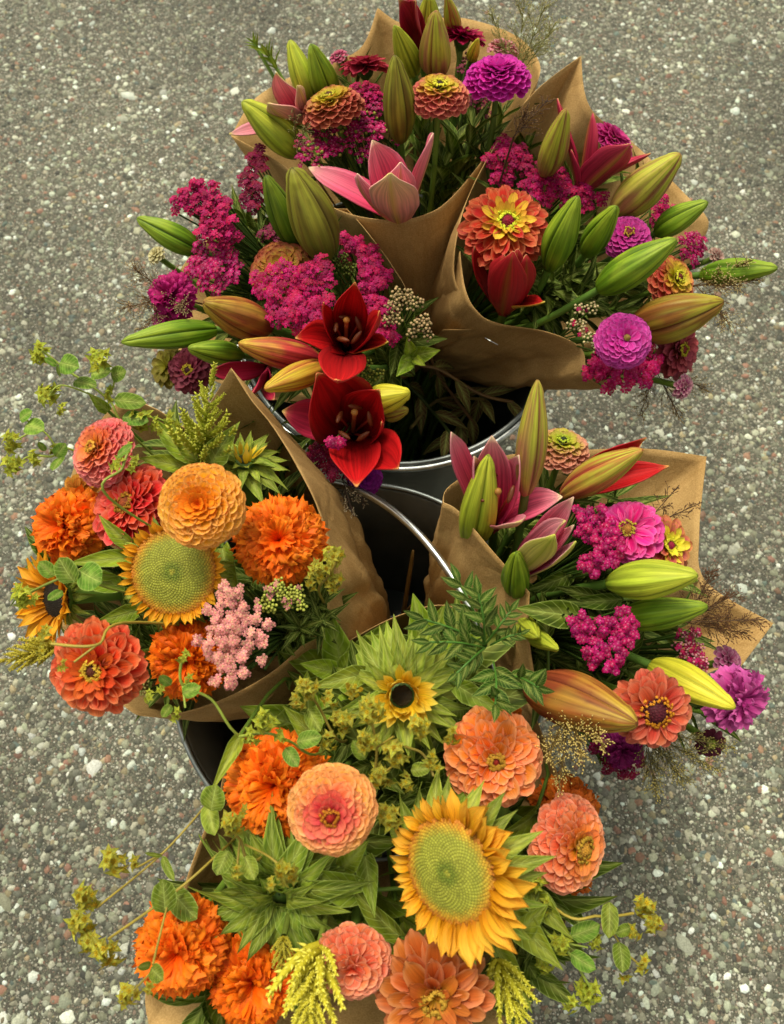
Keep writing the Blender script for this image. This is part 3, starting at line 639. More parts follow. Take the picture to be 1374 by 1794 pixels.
LC = {
    'red': (pal('#3a0408', '#8e0a10', '#c01216', '#c8141a'), pal('#9a1c20', '#b8202a', '#c83036'), '#a8781e', '#e0b060'),
    'deepred': (pal('#2c0206', '#6c060c', '#9c0c10', '#a81014'), pal('#8a1018', '#a01822', '#b02028'), '#8a5a18', '#d8b078'),
    'pink': (pal('#b01844', '#d43460', '#e45c80', '#eea0ac'), pal('#d8546c', '#e46c84', '#eea0aa'), '#c8b040', '#f0e0b0'),
    'palepink': (pal('#b82050', '#d84c74', '#e48a9c', '#eca8b0'), pal('#dc8484', '#e8a09c', '#e0c088'), '#c4bc40', '#d8d070'),
    'crimson': (pal('#8a0c30', '#a81840', '#b82448', '#c03050'), pal('#9a1c3c', '#ac2848', '#b83450'), '#a88a30', '#c8b060'),
    'yelout': (pal('#b02050', '#c84c78', '#d88aa0', '#e0a8b4'), pal('#c8907c', '#ccb86a', '#bcc04a'), '#aab43a', '#d8d860'),
    'redyelout': (pal('#8e0a10', '#b01216', '#c02020'), pal('#b43020', '#c89030', '#d0b83a'), '#c8b838', '#e0d060'),
}
def lily(bx, by, bz, ax, ay, az, tepals, label, b, stamens=0, group=None, samp=None, name='lily'):
    p = P(bx, by, bz); a = P(ax, ay, az); A = (a - p); AL = A.length; A.normalize(); M = frame(p, A); inv = M.inverted()
    t = thing(name, label, 'lily', group, M)
    for i, tp in enumerate(tepals):
        tx, ty, tz, Wp, bow, colr = tp[:6]; rc = tp[6] if len(tp) > 6 else 0; q = P(tx, ty, tz); L = (q - p).length
        mid = (p + q) * .5; axp = p + A * ((mid - p).dot(A)); out = (mid - axp)
        if out.length < .004: out = (mid - Vector((0, 0, CAM_H))); out = out - A * out.dot(A)
        out.normalize(); inn, outc, mc, tc_ = LC[colr]
        p1 = p + A * L * .28 + out * bow * L; p2 = q - (q - p).normalized() * L * .3 + out * bow * L * .8 + A * rc * L * .35
        V, F, C, U = tepal_mesh(p + out * .002, p1, p2, q, axp + A * .01, Wp * S(mid), inn, outc, hx(mc), .42, .05, random.random() * 9, tipc=hx(tc_), sharp=colr in ('red', 'redyelout'))
        V = [inv @ v for v in V]; ob('petal', mesh('petal', V, F, M_BUD, C, U), t)
    if stamens:
        for k in range(stamens + 1):
            ph = 2 * PI * k / stamens; d = Vector((math.cos(ph) * .22, math.sin(ph) * .22, 1)) if k < stamens else Vector((.03, .12, 1.12)); L = AL * (samp or .75); mb = MB()
            pts = [Vector((d.x * L * s_ ** 1.3, d.y * L * s_ ** 1.3, d.z * L * s_)) for s_ in (0, .25, .5, .75, 1)]
            cc = hx('#8c2a18') if k < stamens else hx('#a8552a'); tube_into(mb, pts, .0009 if k < stamens else .0016, 6, cc)
            so_ = ob('stamen' if k < stamens else 'pistil', mb.make('stamen', M_STEM), t); mb = MB(); e = pts[-1]; qd = Vector((-d.y, d.x, .15)).normalized() if k < stamens else Vector((0, 0, 1))
            prof = [-1, -.6, 0, .6, 1]; w2 = (.0020, .006) if k < stamens else (.0026, .0025)
            tube_into(mb, [e + qd * w2[1] * s_ for s_ in prof], [w2[0] * math.sqrt(max(.08, 1 - s_ * s_)) for s_ in prof], 8, hx('#6a3210') if k < stamens else hx('#b07a34')); ob('anther' if k < stamens else 'stigma', mb.make('anther', M_STEM), so_)
    stem(t, M, p, A, b, .0034, hx('#4f7024'), .04)
    return t
# ------------------------------------------------------------------ yarrow
def floret_mesh(col, eye, edge):
    def mk():
        out = []
        for s in range(3):
            mb = MB()
            for k in range(5):
                a = 2 * PI * k / 5 + jit(.15); d = Vector((math.cos(a), math.sin(a), .12 + jit(.12))); x = Vector((-d.y, d.x, 0)); L = 1 + jit(.1)
                V = [Vector((0, 0, 0.05)) + d * .12, d * L * .55 + x * .38, d * L * .55 - x * .38, d * L + x * .27 + Vector((0, 0, -.12)), d * L - x * .27 + Vector((0, 0, -.12)), d * L * .6 + Vector((0, 0, .09))]
                mb.add(V, [(0, 1, 5), (0, 5, 2), (1, 3, 5), (5, 4, 2), (5, 3, 4)], [mix(eye, col, .45), col, col, edge, edge, col])
            V = [Vector((0, 0, .38))] + [Vector((.24 * math.cos(q), .24 * math.sin(q), .1)) for q in np.linspace(0, 2 * PI, 6)[:-1]]
            mb.add(V, [(0, 1 + k, 1 + (k + 1) % 5) for k in range(5)], [eye] + [mix(eye, col, .4)] * 5)
            out.append(mb.make('floret', M_TINY))
        return out
    return pcache(('fl', col, eye, edge), mk)
def knob_mesh(col, tip):
    def mk():
        mb = MB(); prof = [(-1, .25), (-.5, .8), (0, 1), (.55, .85), (.95, .35)]
        tube_into(mb, [Vector((0, 0, q * 1.1)) for q, _ in prof], [r for _, r in prof], 7, lambda f: mix(col, tip, sm(.5, 1, f))); return [mb.make('flower_bud', M_TINY)]
    return pcache(('kn', col, tip), mk)
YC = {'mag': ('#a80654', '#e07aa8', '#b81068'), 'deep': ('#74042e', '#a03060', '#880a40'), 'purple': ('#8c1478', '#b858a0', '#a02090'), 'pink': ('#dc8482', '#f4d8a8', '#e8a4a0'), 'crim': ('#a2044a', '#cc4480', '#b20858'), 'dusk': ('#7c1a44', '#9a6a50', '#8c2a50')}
def yarrow(blobs, z, colr, label, b, size=6.0, N=90, face=(0, .2), knob=None, group=None, name='yarrow', dome=.35, loose=False, jf=.30):
    """blobs: (px, py, rx, ry[, dz]) flat-topped heads of one stem"""
    cx = sum(q[0] for q in blobs) / len(blobs); cy = sum(q[1] for q in blobs) / len(blobs); c = P(cx, cy, z); n = cdir(*face); s0 = S(c)
    M = frame(c, n); inv = M.inverted(); t = thing(name, label, 'flower', group or ('yarrow heads'), M)
    R3 = M.to_3x3(); N = min(296, int(N * 1.35)); joint = c.lerp(B[b], jf) - n * (.012 if jf > .2 else .03)
    ar = [q[2] * q[3] for q in blobs]; tot = sum(ar); mbb = MB(); pts = []
    cells = max(5, N // 10)
    for q, a_ in zip(blobs, ar):
        nn = max(3, int(N * a_ / tot)); bc = P(q[0], q[1], z + (q[4] if len(q) > 4 else 0))
        cl = max(2, int(nn / (5 if loose else 8))); 
        for k in range(cl):
            f = math.sqrt((k + .3) / cl); a = k * 2.39996 + .5
            jj = .09 if loose else .03; u, v_ = f * math.cos(a) * .88 + jit(jj), f * math.sin(a) * .88 + jit(jj); ex = Vector((1, 0, 0)); ey = Vector((0, CT, ST))
            ctr = bc + ex * u * q[2] * s0 + ey * v_ * q[3] * s0 - n * (dome * .6 * f * f * (q[2] + q[3]) * .35 * s0) + n * jit(.004); m_ = nn // cl + 1
            cr_ = math.sqrt(q[2] * q[3] / cl) * s0 * (.76 if loose else .95)
            tube_into(mbb, [joint, joint * .55 + ctr * .45 + n * -.008, ctr - n * .004], .0007, 4, G1, False)
            for w_ in range(m_):
                g = math.sqrt((w_ + .5) / m_); aa = w_ * 2.39996 + k
                pp = ctr + ex * g * math.cos(aa) * cr_ + ey * g * math.sin(aa) * cr_ + n * (.0035 * (1 - g * g) + jit(.0015)); pts.append((pp, (n + (pp - ctr) / max(cr_, .001) * .45 + Vector((jit(.2), jit(.2), jit(.2)))).normalized()))
    sz = size * s0 * .76
    if colr: ms = floret_mesh(*[hx(x) for x in YC[colr]])
    kn = knob_mesh(hx(knob[0]), hx(knob[1])) if knob else None; kp = knob[2] if knob else 0
    cnt = 0
    for i, (pp, nn) in enumerate(pts):
        if cnt >= 298: break
        cnt += 1
        if kn and random.random() < kp: ob('flower_bud', kn[0], t, inv @ frame(pp, nn, s=sz * .55))
        else: ob('floret', random.choice(ms), t, inv @ frame(pp, nn, roll=random.random() * 6, s=sz * (1 + jit(.2))))
    ob('branches', mbb.make('branches', M_STEM, inv), t)
    stem(t, M, joint, n, b, .0018, G1, .02)
    return t
# ------------------------------------------------------------------ fillers
def leafy_stem(tip, b, label, ms, nl=9, Lf=.05, w=1.0, span=.6, group='leafy green stems', start=.0, r=.0018, name='leafy_stem'):
    c = P(*tip); n = (c - B[b]).normalized(); M = frame(c, n); inv = M.inverted(); t = thing(name, filler_label(label, tip[0], tip[1]), 'foliage', group, M)
    sp = stem_pts(c, n, b, .02); mb = MB(); tube_into(mb, sp, r, 6, G2, False); ob('stem', mb.make('stem', M_STEM, inv), t)
    for k in range(nl):
        f = start + span * (k / nl) ** 1.1; idx = f * 12; i = int(idx); p = sp[i].lerp(sp[i + 1], idx - i); T = (sp[i] - sp[i + 1]).normalized()
        a = k * 2.4 + jit(.3); x = T.orthogonal().normalized(); y = T.cross(x); q = x * math.cos(a) + y * math.sin(a); d = (T * .75 + q * (.5 + .4 * f)).normalized(); L = Lf * (.55 + .6 * min(1, k / 4)) * (1 + jit(.15))
        leaf_at(t, inv, ms, p, p + d * L, T - q * .6, w)
    return t
def path3(pts): return [P(*q) for q in pts]
def umbel_mesh(col, col2):
    def mk():
        out = []
        for s in range(2):
            mb = MB()
            for k in range(16):
                f = math.sqrt((k + .5) / 16); a = k * 2.4; c = Vector((f * .8 * math.cos(a), f * .8 * math.sin(a), .5 - .25 * f + jit(.05))); r = .17
                V = [c + Vector((0, 0, r))] + [c + Vector((r * math.cos(q), r * math.sin(q), 0)) for q in np.linspace(0, 2 * PI, 6)[:-1]] + [Vector((0, 0, -.3))]
                mb.add(V, [(0, 1 + q, 1 + (q + 1) % 5) for q in range(5)] + [(6, 1 + (q + 1) % 5, 1 + q) for q in range(5)], [col2] + [col] * 5 + [hx('#5f7a20')])
            out.append(mb.make('flower_cluster', M_TINY))
        return out
    return pcache(('um', col, col2), mk)
def bupleurum(paths, clusters, leaves, label, b, zs=.5, yel=False, join=None, group='bupleurum sprigs'):
    """paths: polylines of (px,py,z); clusters: (px,py,z,size_px,n); leaves: (px,py,tipx,tipy,z,w)"""
    p0 = P(*paths[0][0]); n = (P(*paths[0][-1]) - p0); M = frame(p0, n); inv = M.inverted(); t = thing('bupleurum_sprig', label, 'foliage', group, M)
    mb = MB()
    for i, pth in enumerate(paths):
        pp = path3(pth)
        if i == 0 and b:
            q = B[b]; pp = [q + Vector((jit(.01), jit(.01), 0)), (q + pp[0]) * .5 + Vector((0, 0, .01))] + pp
        tube_into(mb, cat(pp, 6 * len(pp)), .0008 if i == 0 else .0006, 6, hx('#8a9a3a') if not yel else hx('#9c8a34'), False)
    ob('stem', mb.make('stem', M_STEM, inv), t)
    br = BRACT() if not yel else leaf_mesh('bract', '#98a024', '#c0c23c', .36, .3, 'acum', .3)
    um = umbel_mesh(hx('#a8a428') if not yel else hx('#b89a1e'), hx('#c8c440') if not yel else hx('#d8b028'))
    tot = 0
    for (x, y, z, s_, k) in clusters:
        # each cluster carries k little rosettes
        c0 = P(x, y, z); sc1 = S(c0)
        k = k + 1 if k < 4 else k + 4
        for j in range(k):
            a = j * 2.4 + jit(.4); rr = s_ * .62 * math.sqrt(j / max(1, k)); c = P(x + rr * math.cos(a), y + rr * math.sin(a), z + jit(.008))
            nn = cdir(.55 * math.cos(a) * (j > 0) + jit(.3), -.55 * math.sin(a) * (j > 0) + jit(.3)); rs = s_ * (.46 if k > 2 else .6) * sc1; FM = frame(c, nn, roll=random.random() * 6)
            fc = ob('flower_cluster', random.choice(um), t, inv @ FM @ Matrix.Scale(rs * .55, 4))
            nb = 5
            for q in range(nb):
                if tot > 290: break
                tot += 1; ph = 2 * PI * q / nb + jit(.2); tt = 1.1 + jit(.35)
                d = Vector((math.sin(tt) * math.cos(ph), math.sin(tt) * math.sin(ph), math.cos(tt))); n2 = Vector((-math.cos(tt) * math.cos(ph), -math.cos(tt) * math.sin(ph), math.sin(tt)))
                ob('bract', random.choice(br), fc, yz(Vector((0, 0, 0)), d, n2, 2.1 * (1 + jit(.2))))
    lm = ROUND() if not yel else leaf_mesh('leaf', '#587c20', '#789830', .30, .14, 'disk', .12)
    for (x, y, tx, ty, z, w_) in leaves:
        leaf_at(t, inv, lm, P(x, y, z), P(tx, ty, z + .008), cdir(jit(.4), .2 + jit(.3)), w_)
    return t
def celosia(bx, by, bz, tx, ty, tz, Wp, label, b, col=('#a89c24', '#ccc238', '#e2da60'), side=None):
    p, q = P(bx, by, bz), P(tx, ty, tz); A = (q - p); L = A.length; M = yz(p, A, (0, 0, 1)); inv = M.inverted(); t = thing('celosia_plume', label, 'flower', 'yellow celosia plumes', M)
    W = Wp * S(p) * .5; c0, c1, c2 = [hx(x) for x in col]; mb = MB(); NS = 34
    def knob(o_, d, L_, wd, c_):
        x = d.orthogonal().normalized(); y = d.cross(x)
        V = [o_] + [o_ + d * L_ * .45 + (x * math.cos(q) + y * math.sin(q)) * wd for q in (0, 1.57, 3.14, 4.71)] + [o_ + d * L_]
        mb.add(V, [(0, 2, 1), (0, 3, 2), (0, 4, 3), (0, 1, 4), (5, 1, 2), (5, 2, 3), (5, 3, 4), (5, 4, 1)], [c0] + [c_] * 4 + [c2])
    for k in range(NS + 1):
        f = (k / NS); a = k * 2.39996; r = W * (1.05 - f) ** .75 * (1 + jit(.3)) if k < NS else W * .7
        base = Vector((jit(.01) * L, L * f * .88, jit(.01) * L)); out = Vector((math.cos(a), 0, math.sin(a))) * (1 if k < NS else .05)
        pts = [base + out * r * s_ ** .9 + Vector((0, r * (.5 * s_ + .75 * s_ * s_), 0)) for s_ in np.linspace(0, 1, 7)]
        tube_into(mb, pts, [r * .10, r * .13, r * .13, r * .12, r * .1, r * .08, r * .03], 5, lambda f_: mix(c0, c1, f_), False)
        for h in range(34):
            s_ = .12 + .88 * h / 34; i = min(5, int(s_ * 6)); o_ = pts[i].lerp(pts[i + 1], s_ * 6 - i); T = (pts[i + 1] - pts[i]).normalized(); x = T.orthogonal().normalized(); y = T.cross(x); q = h * 2.4
            d = (T * .9 + (x * math.cos(q) + y * math.sin(q)) * .8).normalized(); knob(o_, d, r * (.34 - .14 * s_) * (1 + jit(.3)), r * .05, mix(c1, c2, random.random()))
    o = ob('plume', mb.make('plume', M_TINY), t); o['kind'] = 'stuff'
    stem(t, M, p, A.normalized(), b, .0018, hx('#6d7c2a'), .012); return t
def grass(bx, by, bz, fans, label, b, N=70, col='#7a6a3a', seed_col='#b8a468', r=.00017, Lp=90):
    """frosted panicum: hair-thin branching sprays with tiny seeds"""
    p = P(bx, by, bz); M = Matrix.Translation(p); inv = M.inverted(); t = thing('grass_spray', label, 'grass', 'ornamental grass sprays', M)
    mb = MB(); ms = MB(); cc = hx(col); sc_ = hx(seed_col)
    for (tx, ty, tz, sp) in fans:
        q = P(tx, ty, tz); A = q - p; L = A.length
        tube_into(mb, cat([p, p + A * .5, q], 8), r * 2.2, 4, cc, False)
        for k in range(N):
            f = .1 + .85 * k / N; o_ = p + A * f; d = (A.normalized() * (.8 + jit(.3)) + Vector((jit(1), jit(1), jit(.6))) * .75).normalized(); l = sp * S(p) * (1.05 - f * .6) * random.uniform(.5, 1.1)
            e = o_ + d * l + Vector((0, 0, -l * .1)); m_ = (o_ + e) * .5 + Vector((0, 0, l * .06)); tube_into(mb, [o_, m_, e], r, 3, cc, False)
            for g in range(4):
                s_ = .35 + .2 * g; h = o_.lerp(e, s_); d2 = (d + Vector((jit(.8), jit(.8), jit(.5)))).normalized(); e2 = h + d2 * l * .3
                tube_into(mb, [h, e2], r * .8, 3, cc, False); w_ = d2.orthogonal().normalized() * r * 2.6; x2 = d2.cross(w_)
                ms.add([e2 - d2 * r * 4, e2 + w_, e2 + x2, e2 - w_, e2 - x2, e2 + d2 * r * 5], [(0, 2, 1), (0, 3, 2), (0, 4, 3), (0, 1, 4), (5, 1, 2), (5, 2, 3), (5, 3, 4), (5, 4, 1)], sc_)
    o = ob('hairs', mb.make('hairs', M_STRAW, inv), t); o['kind'] = 'stuff'; o = ob('seeds', ms.make('seeds', M_STRAW, inv), t); o['kind'] = 'stuff'
    stem(t, M, p, (B[b] - p).normalized() * -1, b, .0009, cc, .02); return t
# ------------------------------------------------------------------ kraft paper
def paper(rim, tie, label, n=150, rows=40, bulge=.05, closed=True, crumple=.0012, rb=.016, seed=0, flips=None, staple=None):
    """rim: (px,py,z[,sharp]) round the mouth of the cone, clockwise or not; lofted down to the tie point"""
    pts = []
    for q in rim:
        pts.append(P(*q[:3]))
        if len(q) > 3 and q[3]: pts.append(P(*q[:3])); 
    R_ = []; N = len(pts); seg = N if closed else N - 1; per = max(2, n // seg)
    for i in range(seg):
        a, b, c, d = [pts[(i + k) % N] if closed else pts[max(0, min(N - 1, i + k))] for k in (-1, 0, 1, 2)]
        if (b - c).length < 1e-7: continue
        if (a - b).length < 1e-7: a = b
        for k in range(per):
            t = k / per; R_.append(.5 * ((2 * b) + (c - a) * t + (2 * a - 5 * b + 4 * c - d) * t * t + (3 * b - a - 3 * c + d) * t ** 3))
    if not closed: R_.append(pts[-1])
    T0 = B[tie]; ctr = sum(R_, Vector()) / len(R_); ax = (ctr - T0).normalized(); x = ax.orthogonal().normalized(); y = ax.cross(x); V = []; U = []; m = len(R_)
    low = T0 - ax * .05
    for i in range(rows):
        t = i / (rows - 1)
        for j, p in enumerate(R_):
            d = p - T0; d = d - ax * d.dot(ax); d = d.normalized() if d.length > 1e-6 else x
            base = low + d * rb; q = base.lerp(p, t) + d * bulge * math.sin(PI * t) * (p - base).length * .6
            w_ = noise.noise(Vector((j * .13 + seed, t * 2.2, seed))) + .4 * noise.noise(Vector((j * .45 + seed, t * 6, seed + 4))) - 1.5 * max(0, .12 - abs(noise.noise(Vector((j / m * 9 + seed, t * 1.6, seed + 8))))) / .12 * .35 - .8 * max(0, .06 - abs(noise.noise(Vector((j / m * 5 + t * 5, t * 4 - j / m * 7, seed + 12))))) / .06 * .3
            q += d * w_ * crumple * 4 * math.sin(PI * min(1, t * 1.02)) ** .5; V.append(q); U.append((j / m, t))
    M = Matrix.Translation(T0); inv = M.inverted(); t_ = thing('paper_wrap', label, 'wrapping paper', 'brown kraft paper wraps', M)
    me = mesh('sheet', [inv @ v for v in V], grid_faces(rows, m, closed), M_PAPER, None, U); o = ob('sheet', me, t_)
    md = o.modifiers.new('thickness', 'SOLIDIFY'); md.thickness = .0005; md.offset = 0
    return t_, inv
def staple(root, inv, x0, y0, x1, y1, z):
    mb = MB(); a, b = P(x0, y0, z), P(x1, y1, z); u = (Vector((0, 0, CAM_H)) - a).normalized(); tube_into(mb, [a - u * .001, a + u * .0008, b + u * .0008, b - u * .001], .0004, 6, (.7, .6, .3)); ob('staple', mb.make('staple', M_RIM, inv), root)
#SCENE
# ================================================================== PAPER CONES
tp, iv = paper([(405, 238, .44, 1), (500, 292, .45), (535, 335, .45), (610, 374, .455), (690, 386, .455), (745, 376, .455), (785, 352, .455), (835, 295, .46), (885, 225, .46), (932, 160, .46), (945, 110, .45), (900, 60, .44), (800, 30, .44), (712, 42, .46), (662, 14, .47, 1), (628, 88, .46), (540, 120, .42), (450, 170, .42)], 'top',
      'large brown paper cone holding the rearmost bouquet, below the pale pink lily', seed=1, bulge=.04)
tp, iv = paper([(775, 578, .405, 1), (850, 568, .42), (800, 500, .44), (800, 420, .455), (825, 335, .46), (880, 235, .465), (940, 158, .47), (1018, 98, .48, 1), (1035, 190, .46), (1120, 260, .42), (1235, 375, .42, 1), (1238, 408, .41), (1180, 520, .36), (1130, 640, .37), (1066, 680, .42, 1), (1030, 655, .43), (1018, 610, .435), (960, 582, .44), (870, 566, .44), (835, 545, .445), (815, 505, .45), (806, 440, .45)], 'rt',
      'brown paper cone with folded front flap and staple, at the upper right', closed=False, seed=2, bulge=.05, crumple=.002, n=150)
staple(tp, iv, 850, 592, 872, 604, .432)
tp, iv = paper([(584, 366, .45, 1), (608, 366, .45, 1), (640, 402, .455), (690, 470, .455), (712, 520, .45), (690, 600, .42), (620, 700, .38), (480, 700, .36), (330, 640, .36), (290, 540, .36), (340, 440, .38), (420, 390, .40), (500, 378, .42)], 'lt',
      'brown paper cone mostly hidden under magenta yarrow at the upper left', seed=3, bulge=.03)
tp, iv = paper([(405, 645, .52, 1), (440, 700, .51), (480, 750, .50), (525, 825, .49), (560, 900, .48), (575, 990, .475), (570, 1070, .47), (520, 1140, .46), (450, 1195, .455), (350, 1240, .45), (260, 1255, .45), (212, 1232, .45), (130, 1150, .42), (90, 1000, .42), (130, 820, .43), (205, 706, .45), (270, 715, .455), (335, 752, .46), (372, 700, .49)], 'left',
      'kraft paper cone round the orange and yellow bouquet at the left', seed=4, bulge=.11, crumple=.0028, n=140)
tp, iv = paper([(777, 880, .48, 1), (806, 898, .482), (860, 962, .484), (928, 1038, .487, 1), (926, 1105, .475), (936, 1182, .455, 1), (1010, 1240, .40), (1150, 1260, .38), (1240, 1180, .38), (1298, 1168, .39, 1), (1355, 1092, .40, 1), (1238, 1020, .40), (1225, 935, .41), (1238, 800, .42, 1), (1128, 786, .42), (1000, 790, .42), (880, 800, .42), (790, 850, .44)], 'right',
      'kraft paper cone with pointed corners holding the pink lily bouquet at the right', seed=5, bulge=.02, crumple=.0026)
staple(tp, iv, 842, 960, 852, 984, .452)
tp, iv = paper([(385, 1392, .42, 1), (410, 1300, .43), (490, 1205, .43), (600, 1130, .43), (700, 1078, .43), (790, 1062, .43), (870, 1120, .43), (940, 1260, .42), (1000, 1450, .42), (980, 1650, .42), (850, 1820, .42), (600, 1880, .43), (262, 1800, .43, 1), (258, 1725, .43), (310, 1590, .43), (345, 1490, .425)], 'bot',
      'dark inside kraft paper cone round the big sunflower bouquet at the bottom', seed=6, bulge=.02)
# ================================================================== TOP BOUQUET
lily_bud(525, 270, .44, 425, 178, .49, 62, 'lime', 'fat lime green lily bud at the far left of the rear bouquet', 'top')
lily_bud(548, 178, .46, 508, 70, .50, 44, 'lime', 'pale lime lily bud, left one of the close pair at the upper left', 'top')
lily_bud(578, 172, .46, 545, 78, .51, 50, 'green', 'bright green lily bud, right one of the close pair at the upper left', 'top')
lily_bud(702, 248, .46, 692, 98, .54, 60, 'olive', 'tall olive green lily bud standing in the middle of the rear bouquet', 'top')
lily_bud(725, 128, .47, 692, 46, .53, 46, 'lime', 'yellow green lily bud just above the tall olive bud', 'top')
lily_bud(765, 130, .48, 763, 20, .54, 58, 'limepink', 'pink striped lime lily bud above the orange zinnia of the rear bouquet', 'top')
lily_bud(752, 70, .47, 752, -12, .52, 44, 'lime', 'yellow green lily bud cut by the top edge of the picture', 'top')
lily_bud(826, 104, .48, 838, 68, .51, 22, 'yellow', 'tiny cream tipped lily bud beside the magenta zinnia', 'top')
lily_bud(800, 60, .46, 783, -8, .50, 30, 'pinkyel', 'thin pink lily bud at the very top edge', 'top')
lily(700, 398, .43, 698, 290, .50, [(541, 293, .46, 52, .05, 'pink'), (653, 246, .50, 76, .02, 'pink'), (758, 234, .54, 62, .10, 'pink', .5), (702, 284, .54, 56, .10, 'pink'), (627, 304, .53, 62, .15, 'pink'), (684, 303, .57, 84, .14, 'palepink')], 'half open pink lily rising out of the front of the large rear paper cone', 'top', 0, 'pink lilies')
lily(540, 215, .44, 490, 150, .49, [(484, 128, .50, 44, .08, 'palepink'), (520, 150, .50, 34, .1, 'palepink'), (402, 234, .47, 30, .12, 'palepink'), (470, 180, .50, 48, .15, 'palepink')], 'faded pale pink lily behind the fat lime bud at the upper left', 'top', 0, 'pink lilies')
lily(738, 95, .47, 715, 20, .53, [(700, 0, .54, 44, .05, 'crimson'), (728, 2, .54, 50, .05, 'crimson'), (716, -10, .53, 40, -.05, 'crimson')], 'dark pink folded lily at the top edge behind the lime buds', 'top', 0, 'pink lilies')
OR = pal('#d8b82a', '#c06028', '#b8402e', '#c85a48')
zinnia(580, 180, .485, 57, (-.25, .62), pal('#d0c030', '#c07c30', '#b0483a', '#c06a50'), 'dusty orange zinnia with yellow heart next to the pair of lily buds', 'top', 'ball', 95, '#5a1a14', '#cfc23a', edge=hx('#d08068'), key='dor', inner=pal('#b0a818', '#ccc42c', '#d0b83c', '#d09c40'))
zinnia(770, 160, .505, 54, (0, .55), pal('#d8d03a', '#c86a38', '#c04a48', '#cc7060'), 'coral zinnia with yellow green heart right of the tall olive bud', 'top', 'ball', 95, '#3a1a10', '#d2c93e', edge=hx('#dc8c70'), key='cor1', inner=pal('#b0a818', '#d0cc2c', '#d8c43c', '#dca848'))
zinnia(640, 103, .47, 44, (0, .86), pal('#a83038', '#a82c48', '#b83c50'), 'small brick red zinnia seen edge on near the paper corner', 'top', 'flat', 70, '#8a7020', '#b0a040', key='brick')
zinnia(872, 128, .50, 60, (-.05, .62), pal('#a40c80', '#bc0e8c', '#cc1c98', '#d430a4'), 'violet magenta ball zinnia at the upper right of the rear bouquet', 'top', 'ball', 120, None, None, edge=hx('#d850c8'), key='vm')
zinnia(812, 52, .47, 44, (.1, .82), pal('#7c0c34', '#981040', '#ac1c50'), 'dark crimson zinnia at the top edge of the rear bouquet', 'top', 'flat', 60, '#6a1020', '#b88a30', key='crim')
zinnia(884, 82, .46, 30, (.2, .7), pal('#c04a60', '#d07888', '#d89aa0'), 'pale pink zinnia peeping over the violet magenta one', 'top', 'ball', 50, None, None, key='pp')
zinnia(592, 97, .45, 18, (-.3, .6), pal('#a83058', '#c05078', '#cc7c90'), 'tiny pink zinnia bud left of the brick red zinnia', 'top', 'ball', 36, None, None, key='pp2')
yarrow([(610, 235, 80, 34), (555, 262, 48, 26), (650, 210, 44, 28), (690, 250, 20, 26)], .465, 'mag', 'wide magenta yarrow head behind the half open pink lily', 'top', 7.5, 290, (0, .5), ('#6d8a2c', '#b0a850', .12))
yarrow([(640, 170, 35, 22)], .465, 'crim', 'small crimson yarrow patch between two dusty orange zinnias', 'top', 7.5, 70, (0, .4))
yarrow([(820, 130, 22, 40), (840, 180, 26, 26)], .455, 'dusk', 'dusky half faded yarrow below the violet magenta zinnia', 'top', 6, 60, (.1, .3), ('#5a5a20', '#9a4060', .5))
yarrow([(600, 205, 40, 14)], .47, 'crim', 'green unopened yarrow buds above the wide magenta yarrow', 'top', 6, 60, (0, .6), ('#5f7a26', '#a89a50', .8))
leafy_stem((468, 92, .45), 'top', 'feathery green sprig', MIDL(), 16, .014, .5, .14)
leafy_stem((445, 75, .45), 'top', 'thin feathery green sprig', MIDL(), 12, .012, .5, .10)
for (x, y, z) in ((800, 250, .43), (830, 225, .45), (780, 290, .42), (850, 260, .43), (740, 215, .43), (600, 300, .41), (650, 330, .41), (760, 330, .40), (680, 200, .43), (560, 220, .43), (880, 200, .44), (720, 130, .43), (620, 150, .44), (830, 150, .44)):
    leafy_stem((x, y, z), 'top', 'dark leafy stem', DK() if random.random() < .5 else DK2(), 9, .045, .8, .34)
grass(905, 140, .46, [(955, 10, .52, 60), (920, -10, .52, 60), (975, 40, .50, 45), (860, 20, .5, 40)], 'misty green ornamental grass spray at the top right of the rear bouquet', 'top', 46, '#8a8a4a', '#a8a060')
grass(520, 262, .465, [(515, 190, .52, 26), (540, 215, .52, 24)], 'fine grass strands lying over the lime bud at the upper left', 'top', 16, '#6a5a30', '#a8a060')
# ================================================================== UPPER RIGHT BOUQUET
yarrow([(893, 278, 48, 42), (960, 320, 50, 40), (1020, 345, 50, 32)], .46, 'crim', 'large crimson yarrow above the orange zinnia with a red eye', 'rt', 8, 290, (.1, .25))
yarrow([(1217, 430, 24, 30)], .44, 'mag', 'small magenta yarrow beside the rightmost green bud', 'rt', 7, 50, (.4, .2))
yarrow([(1160, 370, 20, 32)], .43, 'crim', 'narrow crimson yarrow under the long olive bud', 'rt', 7, 36, (.3, .2))
yarrow([(1095, 655, 62, 34), (1050, 640, 26, 26), (1130, 630, 30, 34)], .455, 'crim', 'crimson yarrow lying below the violet zinnia at the paper tip', 'rt', 7.5, 170, (.2, -.1), jf=.1)
yarrow([(1030, 545, 20, 14), (1012, 572, 18, 18), (1040, 598, 16, 22)], .465, 'crim', 'cream budded yarrow left of the violet zinnia', 'rt', 7, 60, (0, 0), ('#6f8030', '#d0b890', .9), jf=.1)
zinnia(890, 385, .49, 78, (.05, .15), pal('#d8b018', '#d87020', '#c83c20', '#c02c24'), 'large orange and yellow zinnia with a red eye inside the upper right cone', 'rt', 'flat', 140, '#a80c34', '#dce03c', edge=hx('#e09060'), key='oy', W=.17, inner=pal('#b8b010', '#d8c820', '#e8c43c', '#e8a840'), cr=.19, nst=40)
